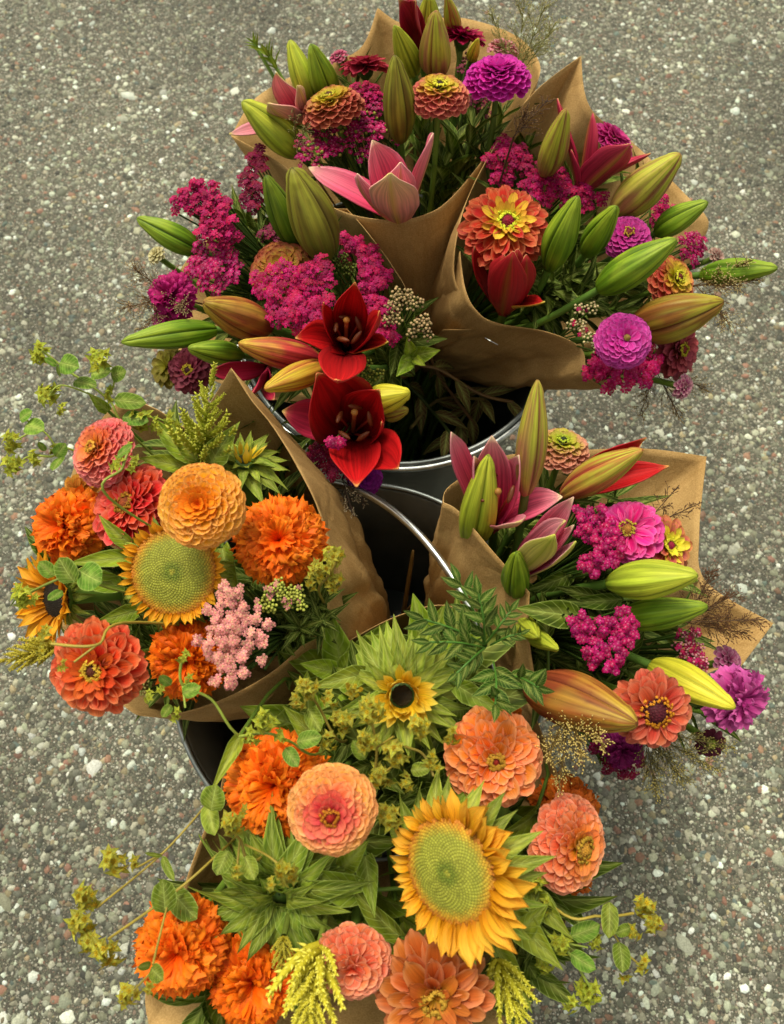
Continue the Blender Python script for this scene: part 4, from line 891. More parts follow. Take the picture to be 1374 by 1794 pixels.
zinnia(1078, 245, .465, 46, (.55, .55), pal('#c01880', '#c42080', '#c83c88'), 'magenta zinnia behind the red lily petals at the upper right', 'rt', 'ball', 80, None, None, edge=hx('#d860a0'), key='mg2')
zinnia(1100, 412, .47, 42, (-.1, .2), pal('#a01470', '#b81c80', '#c43490'), 'small violet zinnia between the green buds at the right', 'rt', 'ball', 80, '#8a1830', '#d8b040', edge=hx('#d060b8'), key='vi2')
zinnia(1182, 490, .455, 50, (.45, .15), pal('#d8c832', '#d08838', '#c04a38', '#c86050'), 'orange zinnia with yellow heart half hidden behind a green bud', 'rt', 'ball', 80, '#7a2818', '#d8cc3c', edge=hx('#dc8c60'), key='cor1b', inner=pal('#b0a818', '#d0cc2c', '#d8c43c', '#dca848'))
zinnia(1096, 594, .495, 50, (.0, .05), pal('#a81078', '#c01488', '#cc2494', '#d03ca0'), 'violet ball zinnia at the lower tip of the upper right bouquet', 'rt', 'ball', 125, '#b08a40', None, edge=hx('#d468c0'), key='vi3', cr=.12)
zinnia(1200, 612, .45, 52, (.55, -.1), pal('#b0a028', '#a04838', '#983848', '#a85058'), 'dusty red zinnia with a yellow eye facing right', 'rt', 'flat', 85, '#8a1c20', '#c8b830', key='dr', nst=40)
zinnia(1200, 679, .44, 23, (.55, -.35), pal('#8c2c58', '#b05080', '#c890a0'), 'small half closed pink flower on its own stalk below the dusty zinnia', 'rt', 'ball', 44, None, None, edge=hx('#e0c0b8'), key='pb')
zinnia(1258, 450, .44, 20, (.6, .1), pal('#8a5a50', '#b89088', '#c8b0a0'), 'tiny faded pink flower behind the rightmost green bud', 'rt', 'ball', 36, None, None, key='pf')
lily_bud(962, 472, .455, 1012, 344, .53, 60, 'green', 'green lily bud in the middle of the upper right bouquet', 'rt')
lily_bud(1028, 442, .455, 1080, 362, .52, 50, 'green', 'smaller green lily bud just right of the middle green bud', 'rt')
lily_bud(1048, 508, .47, 1185, 420, .52, 66, 'green', 'long glossy green lily bud slanting over the violet zinnia', 'rt')
lily_bud(1150, 408, .45, 1240, 354, .49, 48, 'green', 'bright green lily bud pointing right under the olive bud', 'rt')
lily_bud(1228, 482, .45, 1362, 470, .49, 46, 'green', 'rightmost green lily bud lying out over the asphalt', 'rt', .02)
lily_bud(1075, 375, .455, 1192, 270, .51, 72, 'limepink', 'large olive and pink lily bud pointing up to the right', 'rt', .04)
lily_bud(1105, 575, .455, 1268, 528, .50, 84, 'brownyel', 'long brown and yellow lily bud above the violet ball zinnia', 'rt', .04)
lily_bud(955, 305, .46, 992, 192, .53, 50, 'limepink', 'slender lime and pink lily bud beside the large crimson yarrow', 'rt')
lily(1010, 345, .45, 1080, 220, .50, [(978, 172, .51, 44, .1, 'crimson'), (1040, 198, .51, 58, .05, 'crimson'), (1104, 252, .515, 62, .10, 'crimson'), (1140, 268, .49, 44, .05, 'crimson'), (1002, 262, .49, 26, .08, 'limep' if False else 'crimson')], 'opening crimson lily behind the crimson yarrow with smooth red petals', 'rt', 3, 'red lilies', .55)
lily(882, 548, .43, 905, 440, .50, [(908, 436, .515, 60, .16, 'deepred'), (922, 446, .51, 58, .22, 'deepred'), (884, 446, .505, 58, .22, 'deepred'), (900, 440, .53, 66, .2, 'deepred'), (832, 432, .49, 34, .25, 'deepred'), (954, 528, .485, 46, .06, 'redyelout')], 'closed deep red lily below the orange zinnia with a red eye', 'rt', 0, 'red lilies')
for (x, y, z) in ((970, 500, .43), (1000, 480, .43), (1020, 520, .43), (950, 520, .42), (1080, 470, .43), (1110, 500, .42), (1000, 522, .42), (930, 480, .43), (1080, 540, .43), (1120, 330, .42), (1000, 400, .44), (880, 470, .43), (870, 345, .44), (1040, 300, .42), (1150, 450, .42), (1140, 540, .42), (920, 260, .42)):
    leafy_stem((x, y, z), 'rt', 'dark leafy stem', DK() if random.random() < .6 else DK2(), 9, .045, .8, .34)
grass(1220, 500, .45, [(1320, 455, .49, 28), (1300, 500, .49, 45), (1335, 490, .48, 35), (1280, 570, .47, 50)], 'brown grass spray spreading right over the asphalt by the green bud', 'rt', 46, '#6a4c26', '#c8b478')
grass(1150, 650, .42, [(1190, 730, .42, 40), (1240, 680, .43, 35), (1120, 730, .41, 30)], 'thin brown grass spray hanging below the crimson yarrow tip', 'rt', 34, '#5a4024', '#a08850')
grass(900, 240, .49, [(960, 175, .51, 36), (925, 190, .51, 30)], 'dark grass strands over the brown paper at the upper right cone', 'rt', 30, '#4a2c1c', '#8a6a40')
# ================================================================== UPPER LEFT BOUQUET
lily_bud(352, 440, .45, 240, 382, .48, 50, 'green', 'bright green lily bud pointing left at the far left', 'lt')
lily_bud(380, 578, .46, 213, 600, .49, 50, 'green', 'long green lily bud lying left, lowest of the upper left bouquet', 'lt')
lily_bud(424, 622, .45, 330, 610, .48, 46, 'green', 'short dull green lily bud under the long green one', 'lt')
lily_bud(472, 575, .465, 357, 530, .51, 72, 'brown', 'reddish brown lily bud left of the big magenta yarrow', 'lt', .03)
lily_bud(572, 448, .465, 512, 295, .54, 86, 'olive', 'biggest olive green lily bud beside the large rear cone', 'lt', .03)
lily_bud(520, 430, .455, 466, 308, .52, 54, 'dkgreen', 'darker green lily bud leaning on the biggest olive bud', 'lt')
lily_bud(560, 632, .47, 418, 602, .50, 58, 'redyel', 'red lily bud with yellow green tip left of the open red lily', 'lt', .03)
lily_bud(575, 640, .475, 464, 682, .51, 50, 'yelred', 'yellow lily bud with red base between the two open red lilies', 'lt', .03)
lily(605, 612, .455, 612, 560, .51, [(622, 496, .535, 62, .12, 'red', .1), (664, 545, .535, 66, .16, 'red', .2), (679, 598, .515, 46, .12, 'redyelout', .3), (592, 665, .575, 84, .12, 'red', .0), (518, 592, .51, 66, .05, 'red', .5), (568, 530, .53, 44, .14, 'red', 0)], 'wide open dark red lily, the upper one of the two', 'lt', 5, 'red lilies', .7)
lily(618, 762, .44, 622, 735, .50, [(556, 655, .52, 135, .12, 'red', .2), (664, 684, .52, 92, .10, 'red', .2), (697, 820, .52, 92, .14, 'red', .3), (625, 852, .52, 90, .08, 'red', .5), (495, 720, .475, 70, .02, 'crimson', .2), (668, 740, .50, 60, .2, 'red', .1)], 'wide open dark red lily, the lower one above the front bucket', 'lt', 5, 'red lilies', .8)
lily(470, 645, .44, 430, 660, .47, [(368, 652, .47, 34, .06, 'crimson'), (440, 690, .48, 40, .1, 'crimson'), (480, 700, .475, 36, .05, 'crimson')], 'folded red lily petals reaching left behind the left paper corner', 'lt', 0, 'red lilies')
yarrow([(505, 505, 72, 52), (545, 550, 55, 42), (560, 480, 42, 30), (500, 560, 40, 28)], .49, 'crim', 'largest crimson yarrow cushion left of the upper open red lily', 'lt', 8, 290, (-.05, .15))
yarrow([(625, 435, 38, 26), (655, 475, 34, 34), (650, 530, 28, 50), (680, 570, 22, 36)], .465, 'crim', 'crimson yarrow strip running down the paper edge', 'lt', 7.5, 190, (.1, .2))
yarrow([(362, 350, 48, 32), (380, 395, 40, 40), (320, 355, 22, 18), (350, 330, 18, 16)], .485, 'crim', 'tall crimson yarrow standing out above the far left green bud', 'lt', 8, 190, (-.2, .3), loose=True)
yarrow([(375, 480, 44, 32), (350, 460, 30, 34), (400, 450, 26, 24)], .465, 'mag', 'magenta yarrow next to the violet flower at the far left', 'lt', 8, 120, (-.2, .2))
yarrow([(440, 330, 26, 36), (452, 285, 22, 26)], .45, 'deep', 'dark wine yarrow behind the darker green bud', 'lt', 8, 80, (-.1, .3))
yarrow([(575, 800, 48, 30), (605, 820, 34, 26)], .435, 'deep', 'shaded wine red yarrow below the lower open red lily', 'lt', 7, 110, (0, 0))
yarrow([(592, 778, 14, 10)], .50, 'mag', 'tiny bright magenta yarrow tuft over the lower open red lily', 'lt', 8, 14, (0, 0))
yarrow([(478, 405, 28, 22)], .44, 'dusk', 'dusky faded yarrow above the olive yellow zinnia', 'lt', 7, 40, (0, .3))
yarrow([(712, 528, 30, 24), (740, 575, 30, 20), (690, 545, 18, 30)], .49, 'crim', 'pale green and pink budded yarrow in front of the rear cone', 'lt', 7.5, 110, (.1, .1), ('#5f6c30', '#c0a078', 1.0))
yarrow([(640, 655, 34, 26)], .46, 'crim', 'green budded yarrow between the two open red lilies', 'lt', 7, 50, (.1, .1), ('#5a6a20', '#a8a848', 1.0))
yarrow([(600, 465, 30, 18)], .46, 'crim', 'dark green budded yarrow below the biggest olive bud', 'lt', 6.5, 44, (.1, .2), ('#4a5c20', '#808a40', 1.0))
zinnia(290, 512, .47, 42, (-.35, .1), pal('#8c0c50', '#ac1464', '#bc2478'), 'violet zinnia at the far left edge of the bouquet', 'lt', 'mari', 90, None, None, key='vl')
zinnia(285, 560, .435, 26, (-.35, .0), pal('#780c50', '#900e64', '#a01c70'), 'darker violet zinnia tucked below the far left violet one', 'lt', 'mari', 70, None, None, key='vl2')
zinnia(640, 838, .42, 32, (.1, -.1), pal('#5c1068', '#7c1480', '#902090'), 'dark purple zinnia in shade under the lower red lily', 'lt', 'ball', 70, None, None, key='pu')
zinnia(492, 470, .465, 60, (-.15, .25), pal('#a89a28', '#c0a832', '#a88430', '#a04840'), 'olive yellow zinnia half covered by the crimson cushion', 'lt', 'ball', 90, None, None, edge=hx('#a8502e'), key='oly')
zinnia(328, 648, .435, 42, (-.1, -.05), pal('#7a2838', '#7c2840', '#8c4050'), 'dusty wine zinnia with a yellow eye under the dull green bud', 'lt', 'flat', 85, '#4a1020', '#a89428', key='dw', nst=40)
zinnia(286, 640, .425, 38, (-.5, .1), pal('#a8a028', '#908a2c', '#7a6a2c'), 'olive zinnia seen from the side next to the dusty wine one', 'lt', 'flat', 60, None, None, key='ov')
zinnia(272, 445, .43, 18, (-.4, .3), pal('#b0a060', '#c8bc88', '#d0c8a0'), 'tiny cream flower behind the far left green bud', 'lt', 'ball', 36, None, None, key='cm')
# seed pod like faded lily
zp = lily_bud(645, 705, .47, 718, 688, .49, 56, 'yellow', 'swollen yellow green lily pod above the empty part of the rear bucket', 'lt', .1)
lily_bud(668, 725, .465, 716, 718, .475, 34, 'brownyel', 'small brown withered lily bud under the yellow green pod', 'lt', .1)
for (x, y, z) in ((420, 380, .42), (430, 450, .43), (460, 420, .43), (420, 500, .43), (600, 520, .43), (560, 420, .43), (640, 590, .43), (700, 600, .44), (520, 660, .41), (450, 620, .42), (700, 560, .43), (600, 690, .41), (400, 560, .43), (480, 370, .42), (560, 720, .40), (680, 640, .42), (540, 780, .39)):
    leafy_stem((x, y, z), 'lt', 'dark leafy stem', DK() if random.random() < .4 else DK2(), 10, .035, .8, .32)
leafy_stem((722, 625, .45), 'lt', 'small notched leaf sprig', MIDL(), 6, .02, 1, .1)
grass(300, 520, .45, [(235, 470, .48, 50), (215, 540, .48, 45), (250, 580, .47, 40), (320, 540, .49, 40)], 'hazy brown grass spray at the far left over the asphalt', 'lt', 40, '#7a5c3a', '#b8a070')
grass(600, 840, .42, [(620, 905, .42, 26), (640, 880, .42, 22)], 'grass strands hanging over the handle wire of the front bucket', 'lt', 22, '#4a3424', '#c0b090')
# ================================================================== LEFT BOUQUET
CP = pal('#e07020', '#e44c3c', '#e85c5c', '#ec7870')
zinnia(172, 787, .52, 64, (-.45, .25), CP, 'coral pink zinnia at the upper left of the orange bouquet', 'left', 'ball', 130, '#c86a20', '#e8a040', edge=hx('#f0a8a0'), key='cp', inner=pal('#e08018', '#e89030', '#ec8048', '#f08860'), cr=.13)
zinnia(215, 880, .51, 80, (-.35, .25), pal('#e07018', '#dc3418', '#dc3020', '#e44c38'), 'coral red zinnia with pointed petals above the left sunflower', 'left', 'flat', 115, '#a84a18', '#d8922c', edge=hx('#f08878'), key='cr', nst=30)
zinnia(350, 885, .565, 77, (.02, .05), pal('#ee6c08', '#f49410', '#f8a81c', '#f8a830'), 'perfect yellow orange ball zinnia over the left sunflower', 'left', 'ball', 175, None, None, edge=hx('#f8c478'), key='yb', inner=pal('#e85c08', '#f07c10', '#f48c1c', '#f49828'), W=.27)
zinnia(158, 1178, .53, 86, (-.12, -.05), pal('#cc8818', '#d23c10', '#dc4018', '#e45c30'), 'big burnt orange zinnia with open layered petals at the lower left', 'left', 'flat', 110, '#6a2c10', '#d8ae3c', edge=hx('#f0a070'), key='bo', inner=pal('#c88c18', '#d87820', '#dc5820', '#e46430'), nst=40, cr=.16)
marigold(487, 946, .525, 78, (.05, .1), 'round orange marigold nearest the left paper edge', 'left', 210)
marigold(98, 920, .49, 66, (-.4, .1), 'orange marigold at the far left of the orange bouquet', 'left', 150)
marigold(322, 1165, .49, 68, (0, -.1), 'deep orange marigold under the pink yarrow', 'left', 160, pal('#b83200', '#e85000', '#f86c0c', '#f87a14'), 'dp')
zinnia(130, 862, .475, 40, (-.3, .2), pal('#c07018', '#dc9030', '#e8a040'), 'amber flower tucked between coral zinnias and the marigold', 'left', 'flat', 50, None, None, key='am')
sunflower(302, 1002, .515, 95, (-.05, .02), 'green centred sunflower with short curled rays in the left bouquet', 'left', disc=.82, N=60, tilt=.85, rl=1.25, brs=.5)
sunflower(92, 1050, .475, 74, (-.55, -.05), 'dark centred sunflower half hidden at the far left', 'left', disc=.5, N=30, tilt=1.0, dark='#1a1206', rl=1.2, brs=.5)
closed_sunflower(428, 792, .50, 62, (.1, .7), 'barely opened green sunflower bud beside the yellow plume', 'left', -.15, 9, nb=12, dark='#4a4a14')
celosia(352, 812, .50, 372, 655, .56, 96, 'upright yellow plume at the top of the left bouquet', 'left', ('#a8b428', '#d8dc3c', '#f0f064'))
celosia(100, 1135, .48, -4, 1160, .50, 66, 'yellow plume lying out to the left edge of the picture', 'left')
yarrow([(400, 1060, 42, 44), (385, 1120, 44, 44), (430, 1110, 46, 50), (400, 1175, 38, 36), (455, 1160, 26, 30), (425, 1035, 22, 18)], .535, 'pink', 'tall cluster of pale pink yarrow at the lower right of the left bouquet', 'left', 7.4, 295, (.05, 0), loose=True)
yarrow([(485, 1035, 30, 22), (520, 1050, 24, 22), (470, 1065, 18, 16)], .53, 'pink', 'cream budded yarrow above the pale pink cluster', 'left', 7.5, 90, (.1, 0), ('#7c8c28', '#bcbc58', .9))
yarrow([(248, 1200, 14, 18)], .47, 'pink', 'tiny cream bud cluster beside the burnt orange zinnia', 'left', 6, 22, (0, 0), ('#8c9a3a', '#d8d080', 1.0))
def bigleaf(x, y, tx, ty, z, w_, label, b, ms=None, dz=.02, group='broad green leaves'):
    c = P(x, y, z); q = P(tx, ty, z + dz); M = frame(c, q - c); t = thing('broad_leaf', label, 'leaf', group, M)
    leaf_at(t, M.inverted(), ms or SUNL(), c, q, cdir(jit(.3), jit(.3)), w_, 'blade'); stem(t, M, c, (q - c).normalized(), b, .0012); return t
for i, a in enumerate([(345, 812, 262, 735, .50, .7, 'narrow green leaf left of the upright yellow plume'), (330, 820, 250, 800, .49, .8, 'green leaf pointing left above the yellow ball zinnia'), (370, 812, 405, 748, .51, .9, 'broad green leaf right of the upright yellow plume'),
          (345, 808, 300, 752, .51, .7, 'slim leaf rising behind the yellow ball zinnia'), (400, 830, 470, 815, .48, .9, 'folded green leaf below the closed sunflower bud'), (240, 960, 170, 915, .50, .7, 'dark leaf tip between marigold and coral zinnia'), (250, 975, 120, 985, .49, .6, 'long green leaf left of the green centred sunflower'),
          (220, 1030, 110, 1000, .48, .7, 'long green leaf below the far left marigold'), (210, 1010, 85, 1000, .485, .4, 'thin pointed leaf beside the far left marigold'), (390, 960, 405, 1060, .49, .6, 'curled green leaf right of the left sunflower'), (240, 1070, 170, 1090, .47, .8, 'shaded green leaf above the burnt orange zinnia'), (190, 720, 155, 690, .46, .8, 'bluish green leaf behind the coral pink zinnia'),
          (570, 560, 600, 600, .38, .8, 'hidden green leaf in the upper left bouquet')]):
    bigleaf(*a[:6], a[6], 'left' if i < 12 else 'lt', MIDL() if i in (0, 1, 3, 5, 6, 7, 8) else None)
bupleurum([[(240, 770, .50), (190, 700, .52), (120, 650, .53), (75, 615, .54)], [(190, 700, .52), (200, 660, .53), (170, 628, .54)], [(180, 700, .52), (110, 675, .53), (85, 695, .53)]],
          [(70, 620, .54, 24, 4), (175, 630, .54, 26, 4), (85, 690, .53, 26, 4), (108, 718, .53, 16, 2), (190, 690, .525, 18, 3), (245, 735, .52, 26, 4), (275, 745, .52, 20, 3)],
          [(100, 640, 80, 628, .54, 1), (105, 635, 130, 640, .54, 1.3), (130, 668, 165, 672, .53, .9), (195, 660, 215, 650, .53, 1.3), (160, 655, 190, 648, .53, 1.2), (200, 700, 250, 705, .525, .8), (215, 730, 255, 735, .52, .9), (105, 660, 100, 640, .54, 1)],
          'arching bupleurum sprig at the top left with round leaves', 'left')
bupleurum([[(150, 800, .49), (90, 800, .50), (50, 800, .50), (15, 830, .50)], [(110, 805, .50), (75, 755, .51), (30, 770, .51)], [(75, 755, .51), (45, 735, .52)]],
          [(20, 775, .51, 24, 4), (22, 815, .505, 24, 4), (60, 800, .51, 20, 3), (95, 790, .50, 16, 2)],
          [(45, 745, 70, 748, .52, 1.2), (35, 735, 50, 720, .52, 1.1), (80, 790, 68, 775, .51, 1), (98, 800, 112, 780, .505, 1.2), (110, 800, 90, 820, .505, 1)],
          'bupleurum sprig at the left edge level with the coral pink zinnia', 'left')
bupleurum([[(200, 880, .54), (215, 820, .55), (225, 790, .55)]], [(225, 785, .555, 16, 2), (205, 815, .56, 20, 2)], [(205, 800, 230, 780, .56, 1)], 'small bupleurum tuft lying over the coral red zinnia', 'left')
bupleurum([[(190, 1030, .52), (150, 1000, .53), (90, 1020, .53), (40, 1045, .52)]], [(40, 1045, .525, 26, 4), (60, 1055, .52, 18, 2)], [(130, 1020, 100, 980, .535, 1.4), (140, 1000, 175, 1020, .535, 1.7), (95, 1010, 70, 985, .53, 1.2), (110, 1035, 85, 1050, .53, 1)], 'round leaved bupleurum sprig over the dark centred sunflower', 'left')
bupleurum([[(230, 1090, .53), (170, 1130, .56), (90, 1128, .56)], [(170, 1130, .56), (130, 1160, .565)]], [(78, 1110, .55, 22, 3), (112, 1168, .57, 16, 2), (75, 1140, .55, 18, 2)], [], 'wiry bupleurum sprig crossing the burnt orange zinnia', 'left', yel=True)
bupleurum([[(560, 1040, .51), (575, 1010, .53), (590, 985, .54)]], [(585, 975, .54, 26, 4), (560, 1000, .535, 24, 4), (585, 1020, .53, 24, 4), (545, 1020, .53, 20, 3)], [], 'yellow green bupleurum tuft leaning over the left paper edge', 'left', yel=True)
bupleurum([[(440, 1290, .50), (370, 1225, .53), (320, 1200, .54), (318, 1155, .55)], [(320, 1200, .54), (325, 1240, .54)]], [(322, 1152, .555, 18, 2), (328, 1195, .555, 18, 2), (285, 1205, .55, 18, 2), (262, 1222, .545, 18, 2), (310, 1255, .54, 18, 2)], [(300, 1200, 280, 1185, .55, 1.1), (320, 1215, 345, 1205, .55, 1), (300, 1235, 285, 1255, .54, 1)], 'bupleurum sprig over the deep orange marigold', 'left')
for (x, y, z) in ((400, 850, .44), (460, 860, .44), (440, 1010, .45), (540, 1080, .44), (500, 1090, .45), (260, 1130, .44), (300, 1170, .43), (240, 1100, .44), (200, 1000, .44), (420, 760, .44), (480, 800, .43), (140, 960, .44), (180, 1080, .43), (480, 1110, .45), (300, 780, .45), (90, 980, .43)):
    leafy_stem((x, y, z), 'left', 'dark leafy stem', DK() if random.random() < .6 else DK2(), 9, .042, .9, .32)
for (x, y) in ((555, 1060), (525, 1100), (560, 1085)):
    leafy_stem((x, y, .48), 'left', 'ferny foliage', DK2(), 14, .018, .8, .16)
# ================================================================== RIGHT BOUQUET
lily(865, 925, .45, 865, 830, .52, [(792, 758, .54, 52, .14, 'pink', .1), (862, 765, .53, 66, .03, 'pink'), (908, 798, .53, 56, .12, 'pink'), (832, 800, .53, 50, .10, 'pink'), (985, 870, .50, 60, .02, 'pink', .2), (912, 912, .53, 50, .12, 'palepink', .2)], 'open pink lily behind a lime bud at the top of the right bouquet', 'right', 3, 'pink lilies', .75)
lily_bud(828, 950, .445, 856, 798, .53, 68, 'lime', 'large lime green lily bud in front of the open pink lily', 'right', .04)
lily_bud(920, 868, .49, 942, 666, .56, 56, 'limepink', 'tall pointed lime and red lily bud at the top of the right bouquet', 'right', .03)
lily_bud(985, 868, .47, 1126, 788, .53, 62, 'pinkyel', 'long yellow green and pink lily bud in front of the red petals', 'right', .03)
lily(985, 865, .45, 1080, 815, .49, [(1132, 768, .505, 56, .1, 'red'), (1172, 816, .49, 52, .08, 'red', .3), (1125, 775, .48, 46, .05, 'crimson')], 'red lily petals spreading behind the long yellow green bud', 'right', 0, 'red lilies')
lily(895, 1010, .45, 950, 930, .52, [(1004, 872, .54, 44, .08, 'pink'), (990, 912, .54, 46, .10, 'palepink'), (1004, 920, .53, 34, .12, 'pink'), (972, 936, .555, 56, .08, 'yelout'), (1008, 948, .53, 44, .14, 'yelout')], 'half closed pale pink and yellow lily in the middle of the right bouquet', 'right', 0, 'pink lilies')
lily_bud(905, 1040, .455, 905, 968, .52, 52, 'green', 'short green lily bud poking over the right paper edge', 'right', .02)
lily_bud(1066, 1022, .48, 1222, 1008, .53, 74, 'lime', 'plump yellow green lily bud below the orange yellow zinnia', 'right', .04)
lily_bud(1085, 1085, .465, 1240, 1062, .50, 60, 'green', 'green lily bud directly under the plump yellow green one', 'right', .02)
lily_bud(1140, 1165, .46, 1288, 1240, .50, 66, 'yellow', 'bright yellow lily bud pointing down to the right', 'right', .04)
lily_bud(930, 1205, .46, 1116, 1268, .52, 104, 'brown', 'largest rusty red lily bud lying over the lower paper corner', 'right', .03)
lily_bud(915, 1105, .44, 978, 1138, .50, 34, 'lime', 'small forked lime green bud at the right cone edge', 'right', .02)
lily_bud(915, 1090, .44, 942, 1116, .50, 40, 'lime', 'blunt lime green bud lying against the right cone edge', 'right', .02)
zinnia(985, 780, .47, 52, (.05, .75), pal('#b8c030', '#b0a030', '#c07858', '#cc8870'), 'coral zinnia with yellow green crown behind the tall pointed bud', 'right', 'ball', 90, '#2a3a10', '#b8c436', edge=hx('#e0a088'), key='cyc', inner=pal('#8c9c18', '#b0bc28', '#b8b838', '#c0a850'))
zinnia(1100, 925, .495, 60, (-.3, .35), pal('#c00c54', '#dc1478', '#e41c88', '#ec3c98'), 'hot pink zinnia with long flat petals in the right bouquet', 'right', 'flat', 54, '#c08030', '#e0c048', edge=hx('#ee80c4'), key='hp', W=.26, nr=3)
zinnia(1178, 955, .485, 58, (.4, .2), pal('#d8c832', '#cc7040', '#c05048', '#cc7868'), 'dusty coral and yellow zinnia right of the hot pink one', 'right', 'flat', 95, '#a81a40', '#e0d83c', edge=hx('#dca040'), key='dcy', inner=pal('#c8b818', '#e0d428', '#e8dc38', '#e8d048'), nst=34)
zinnia(1152, 1250, .505, 70, (.05, -.05), pal('#b02c14', '#c03c20', '#c84830', '#d4684c'), 'flat brick orange zinnia with dark crimson eye and yellow stars', 'right', 'flat', 60, '#5c0820', '#e0a028', edge=hx('#e08c70'), key='bc', cr=.30, nst=46, W=.22, nr=3)
zinnia(1310, 1235, .46, 58, (.45, -.3), pal('#c860a8', '#d048a4', '#cc3c9c', '#dc68b4'), 'lilac pink ruffled flower at the far right edge', 'right', 'mari', 55, None, None, key='lp', W=.34)
zinnia(1278, 1157, .455, 28, (.3, .35), pal('#5c1438', '#8a3860', '#a06080'), 'small half closed purple flower above the lilac pink one', 'right', 'ball', 40, None, None, edge=hx('#b890a0'), key='sp')
zinnia(1248, 1305, .45, 27, (0, -.1), pal('#a8a828', '#3c1020', '#581c30'), 'tiny dark maroon flower with lime centre at the lower right', 'right', 'flat', 34, '#98a82a', None, key='tm', cr=.3)
zinnia(1095, 1320, .44, 38, (.0, -.2), pal('#560c3c', '#741050', '#881c64'), 'shaded purple flower below the brick orange zinnia', 'right', 'mari', 60, None, None, key='shp')
yarrow([(1040, 920, 40, 34), (1065, 960, 36, 36), (1040, 990, 30, 22), (1000, 895, 38, 14)], .495, 'mag', 'magenta yarrow beside the hot pink zinnia', 'right', 7.6, 250, (.05, .1), loose=True)
yarrow([(1030, 1100, 42, 30), (1090, 1100, 36, 36), (1060, 1150, 48, 34), (1000, 1080, 20, 16)], .495, 'mag', 'open magenta yarrow spray in the centre of the right bouquet', 'right', 7.5, 230, (.0, .0), loose=True)
yarrow([(1208, 1130, 24, 36), (1225, 1160, 18, 18)], .465, 'crim', 'tight crimson yarrow knot near the right paper corner', 'right', 6, 90, (.1, .1), ('#a01848', '#e0a0a8', .6))
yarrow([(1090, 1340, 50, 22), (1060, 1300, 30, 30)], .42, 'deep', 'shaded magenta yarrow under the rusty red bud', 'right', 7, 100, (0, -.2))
for a in [(1020, 1080, 930, 1070, .48, 1.0, 'broad dark leaf above the small forked bud'), (960, 1120, 950, 1040, .46, 1.0, 'upright dark leaf inside the right cone edge'), (1060, 1050, 980, 1030, .46, .7, 'dark lily leaf left of the plump yellow green bud'), (1010, 1000, 940, 1040, .455, .8, 'shaded lily leaf below the pale pink lily'), (1090, 1050, 1010, 1060, .46, .6, 'narrow dark leaf under the magenta yarrow')]:
    bigleaf(*a, 'right', DK())
for (x, y, z) in ((980, 1060, .42), (1000, 1020, .42), (960, 1150, .42), (1040, 1040, .42), (1100, 1170, .42), (1120, 1100, .42), (1180, 1100, .42), (900, 900, .43), (960, 880, .43), (1020, 860, .43), (1080, 870, .42), (1150, 1010, .42), (1180, 1200, .42), (1060, 1220, .42), (1000, 960, .43), (1240, 1250, .42), (1090, 1000, .43)):
    leafy_stem((x, y, z), 'right', 'dark leafy stem', DK() if random.random() < .6 else DK2(), 9, .045, .8, .34)
grass(1200, 1090, .47, [(1290, 1040, .48, 45), (1340, 1085, .48, 40), (1310, 1110, .47, 40), (1250, 1000, .48, 45)], 'brown grass spray spread over the right paper corner', 'right', 44, '#5a3c1e', '#7a4c28')
grass(1120, 930, .48, [(1190, 850, .47, 40), (1230, 880, .47, 36)], 'thin dark grass strands against the back of the right cone', 'right', 20, '#4a3018', '#5a3820')
grass(1000, 1230, .48, [(960, 1330, .52, 44), (1020, 1330, .53, 48), (980, 1380, .50, 45), (1060, 1310, .53, 40)], 'golden seeded grass spray hanging under the rusty red bud', 'right', 56, '#6a5424', '#d8c070')
grass(1130, 1280, .46, [(1200, 1370, .46, 44), (1150, 1390, .46, 44), (1260, 1350, .46, 44), (1290, 1310, .46, 36)], 'green brown grass spray fanning over the asphalt at the lower right', 'right', 50, '#5c5426', '#a89a50')
# ================================================================== BOTTOM BOUQUET
marigold(475, 1382, .50, 88, (-.12, .12), 'largest ruffled orange marigold at the top left of the bottom bouquet', 'bot', 230)
marigold(306, 1680, .49, 80, (-.05, .0), 'orange marigold furthest to the lower left', 'bot', 200)
marigold(440, 1735, .475, 78, (0, 0), 'deep orange marigold at the bottom edge beside the yellow plume', 'bot', 190, pal('#b83200', '#e84c00', '#f86408', '#f87010'), 'dp')
marigold(556, 1345, .44, 44, (.1, .2), 'small orange marigold hidden behind the pink and orange ball zinnia', 'bot', 100)
marigold(1005, 1425, .43, 60, (.3, .2), 'rust orange marigold behind the peach zinnia at the right', 'bot', 130, pal('#a03c08', '#c85010', '#d8681c', '#d87020'), 'ru')
marigold(1010, 1540, .42, 42, (.3, -.1), 'rust orange marigold peeping out below the peach zinnia', 'bot', 90, pal('#a03c08', '#c85010', '#d8681c', '#d87020'), 'ru')
marigold(870, 1262, .44, 48, (0, .3), 'orange marigold behind the amber zinnia under the green foliage', 'bot', 90)
zinnia(580, 1425, .555, 80, (-.02, .05), pal('#ee5030', '#f47c48', '#f8984c', '#faac50'), 'pink and orange ball zinnia with a red eye in the bottom bouquet', 'bot', 'ball', 160, '#c82818', '#e09028', edge=hx('#fcc890'), key='pob', inner=pal('#d42428', '#e44444', '#ee6658', '#f48468'), cr=.15, W=.28)
zinnia(870, 1335, .515, 88, (.05, .05), pal('#e08a10', '#f06c14', '#f27620', '#f48a40'), 'soft orange zinnia with a red eye above the big sunflower', 'bot', 'flat', 120, '#b83020', '#d8a83a', edge=hx('#f8b890'), key='so', cr=.12, nst=50, W=.26)
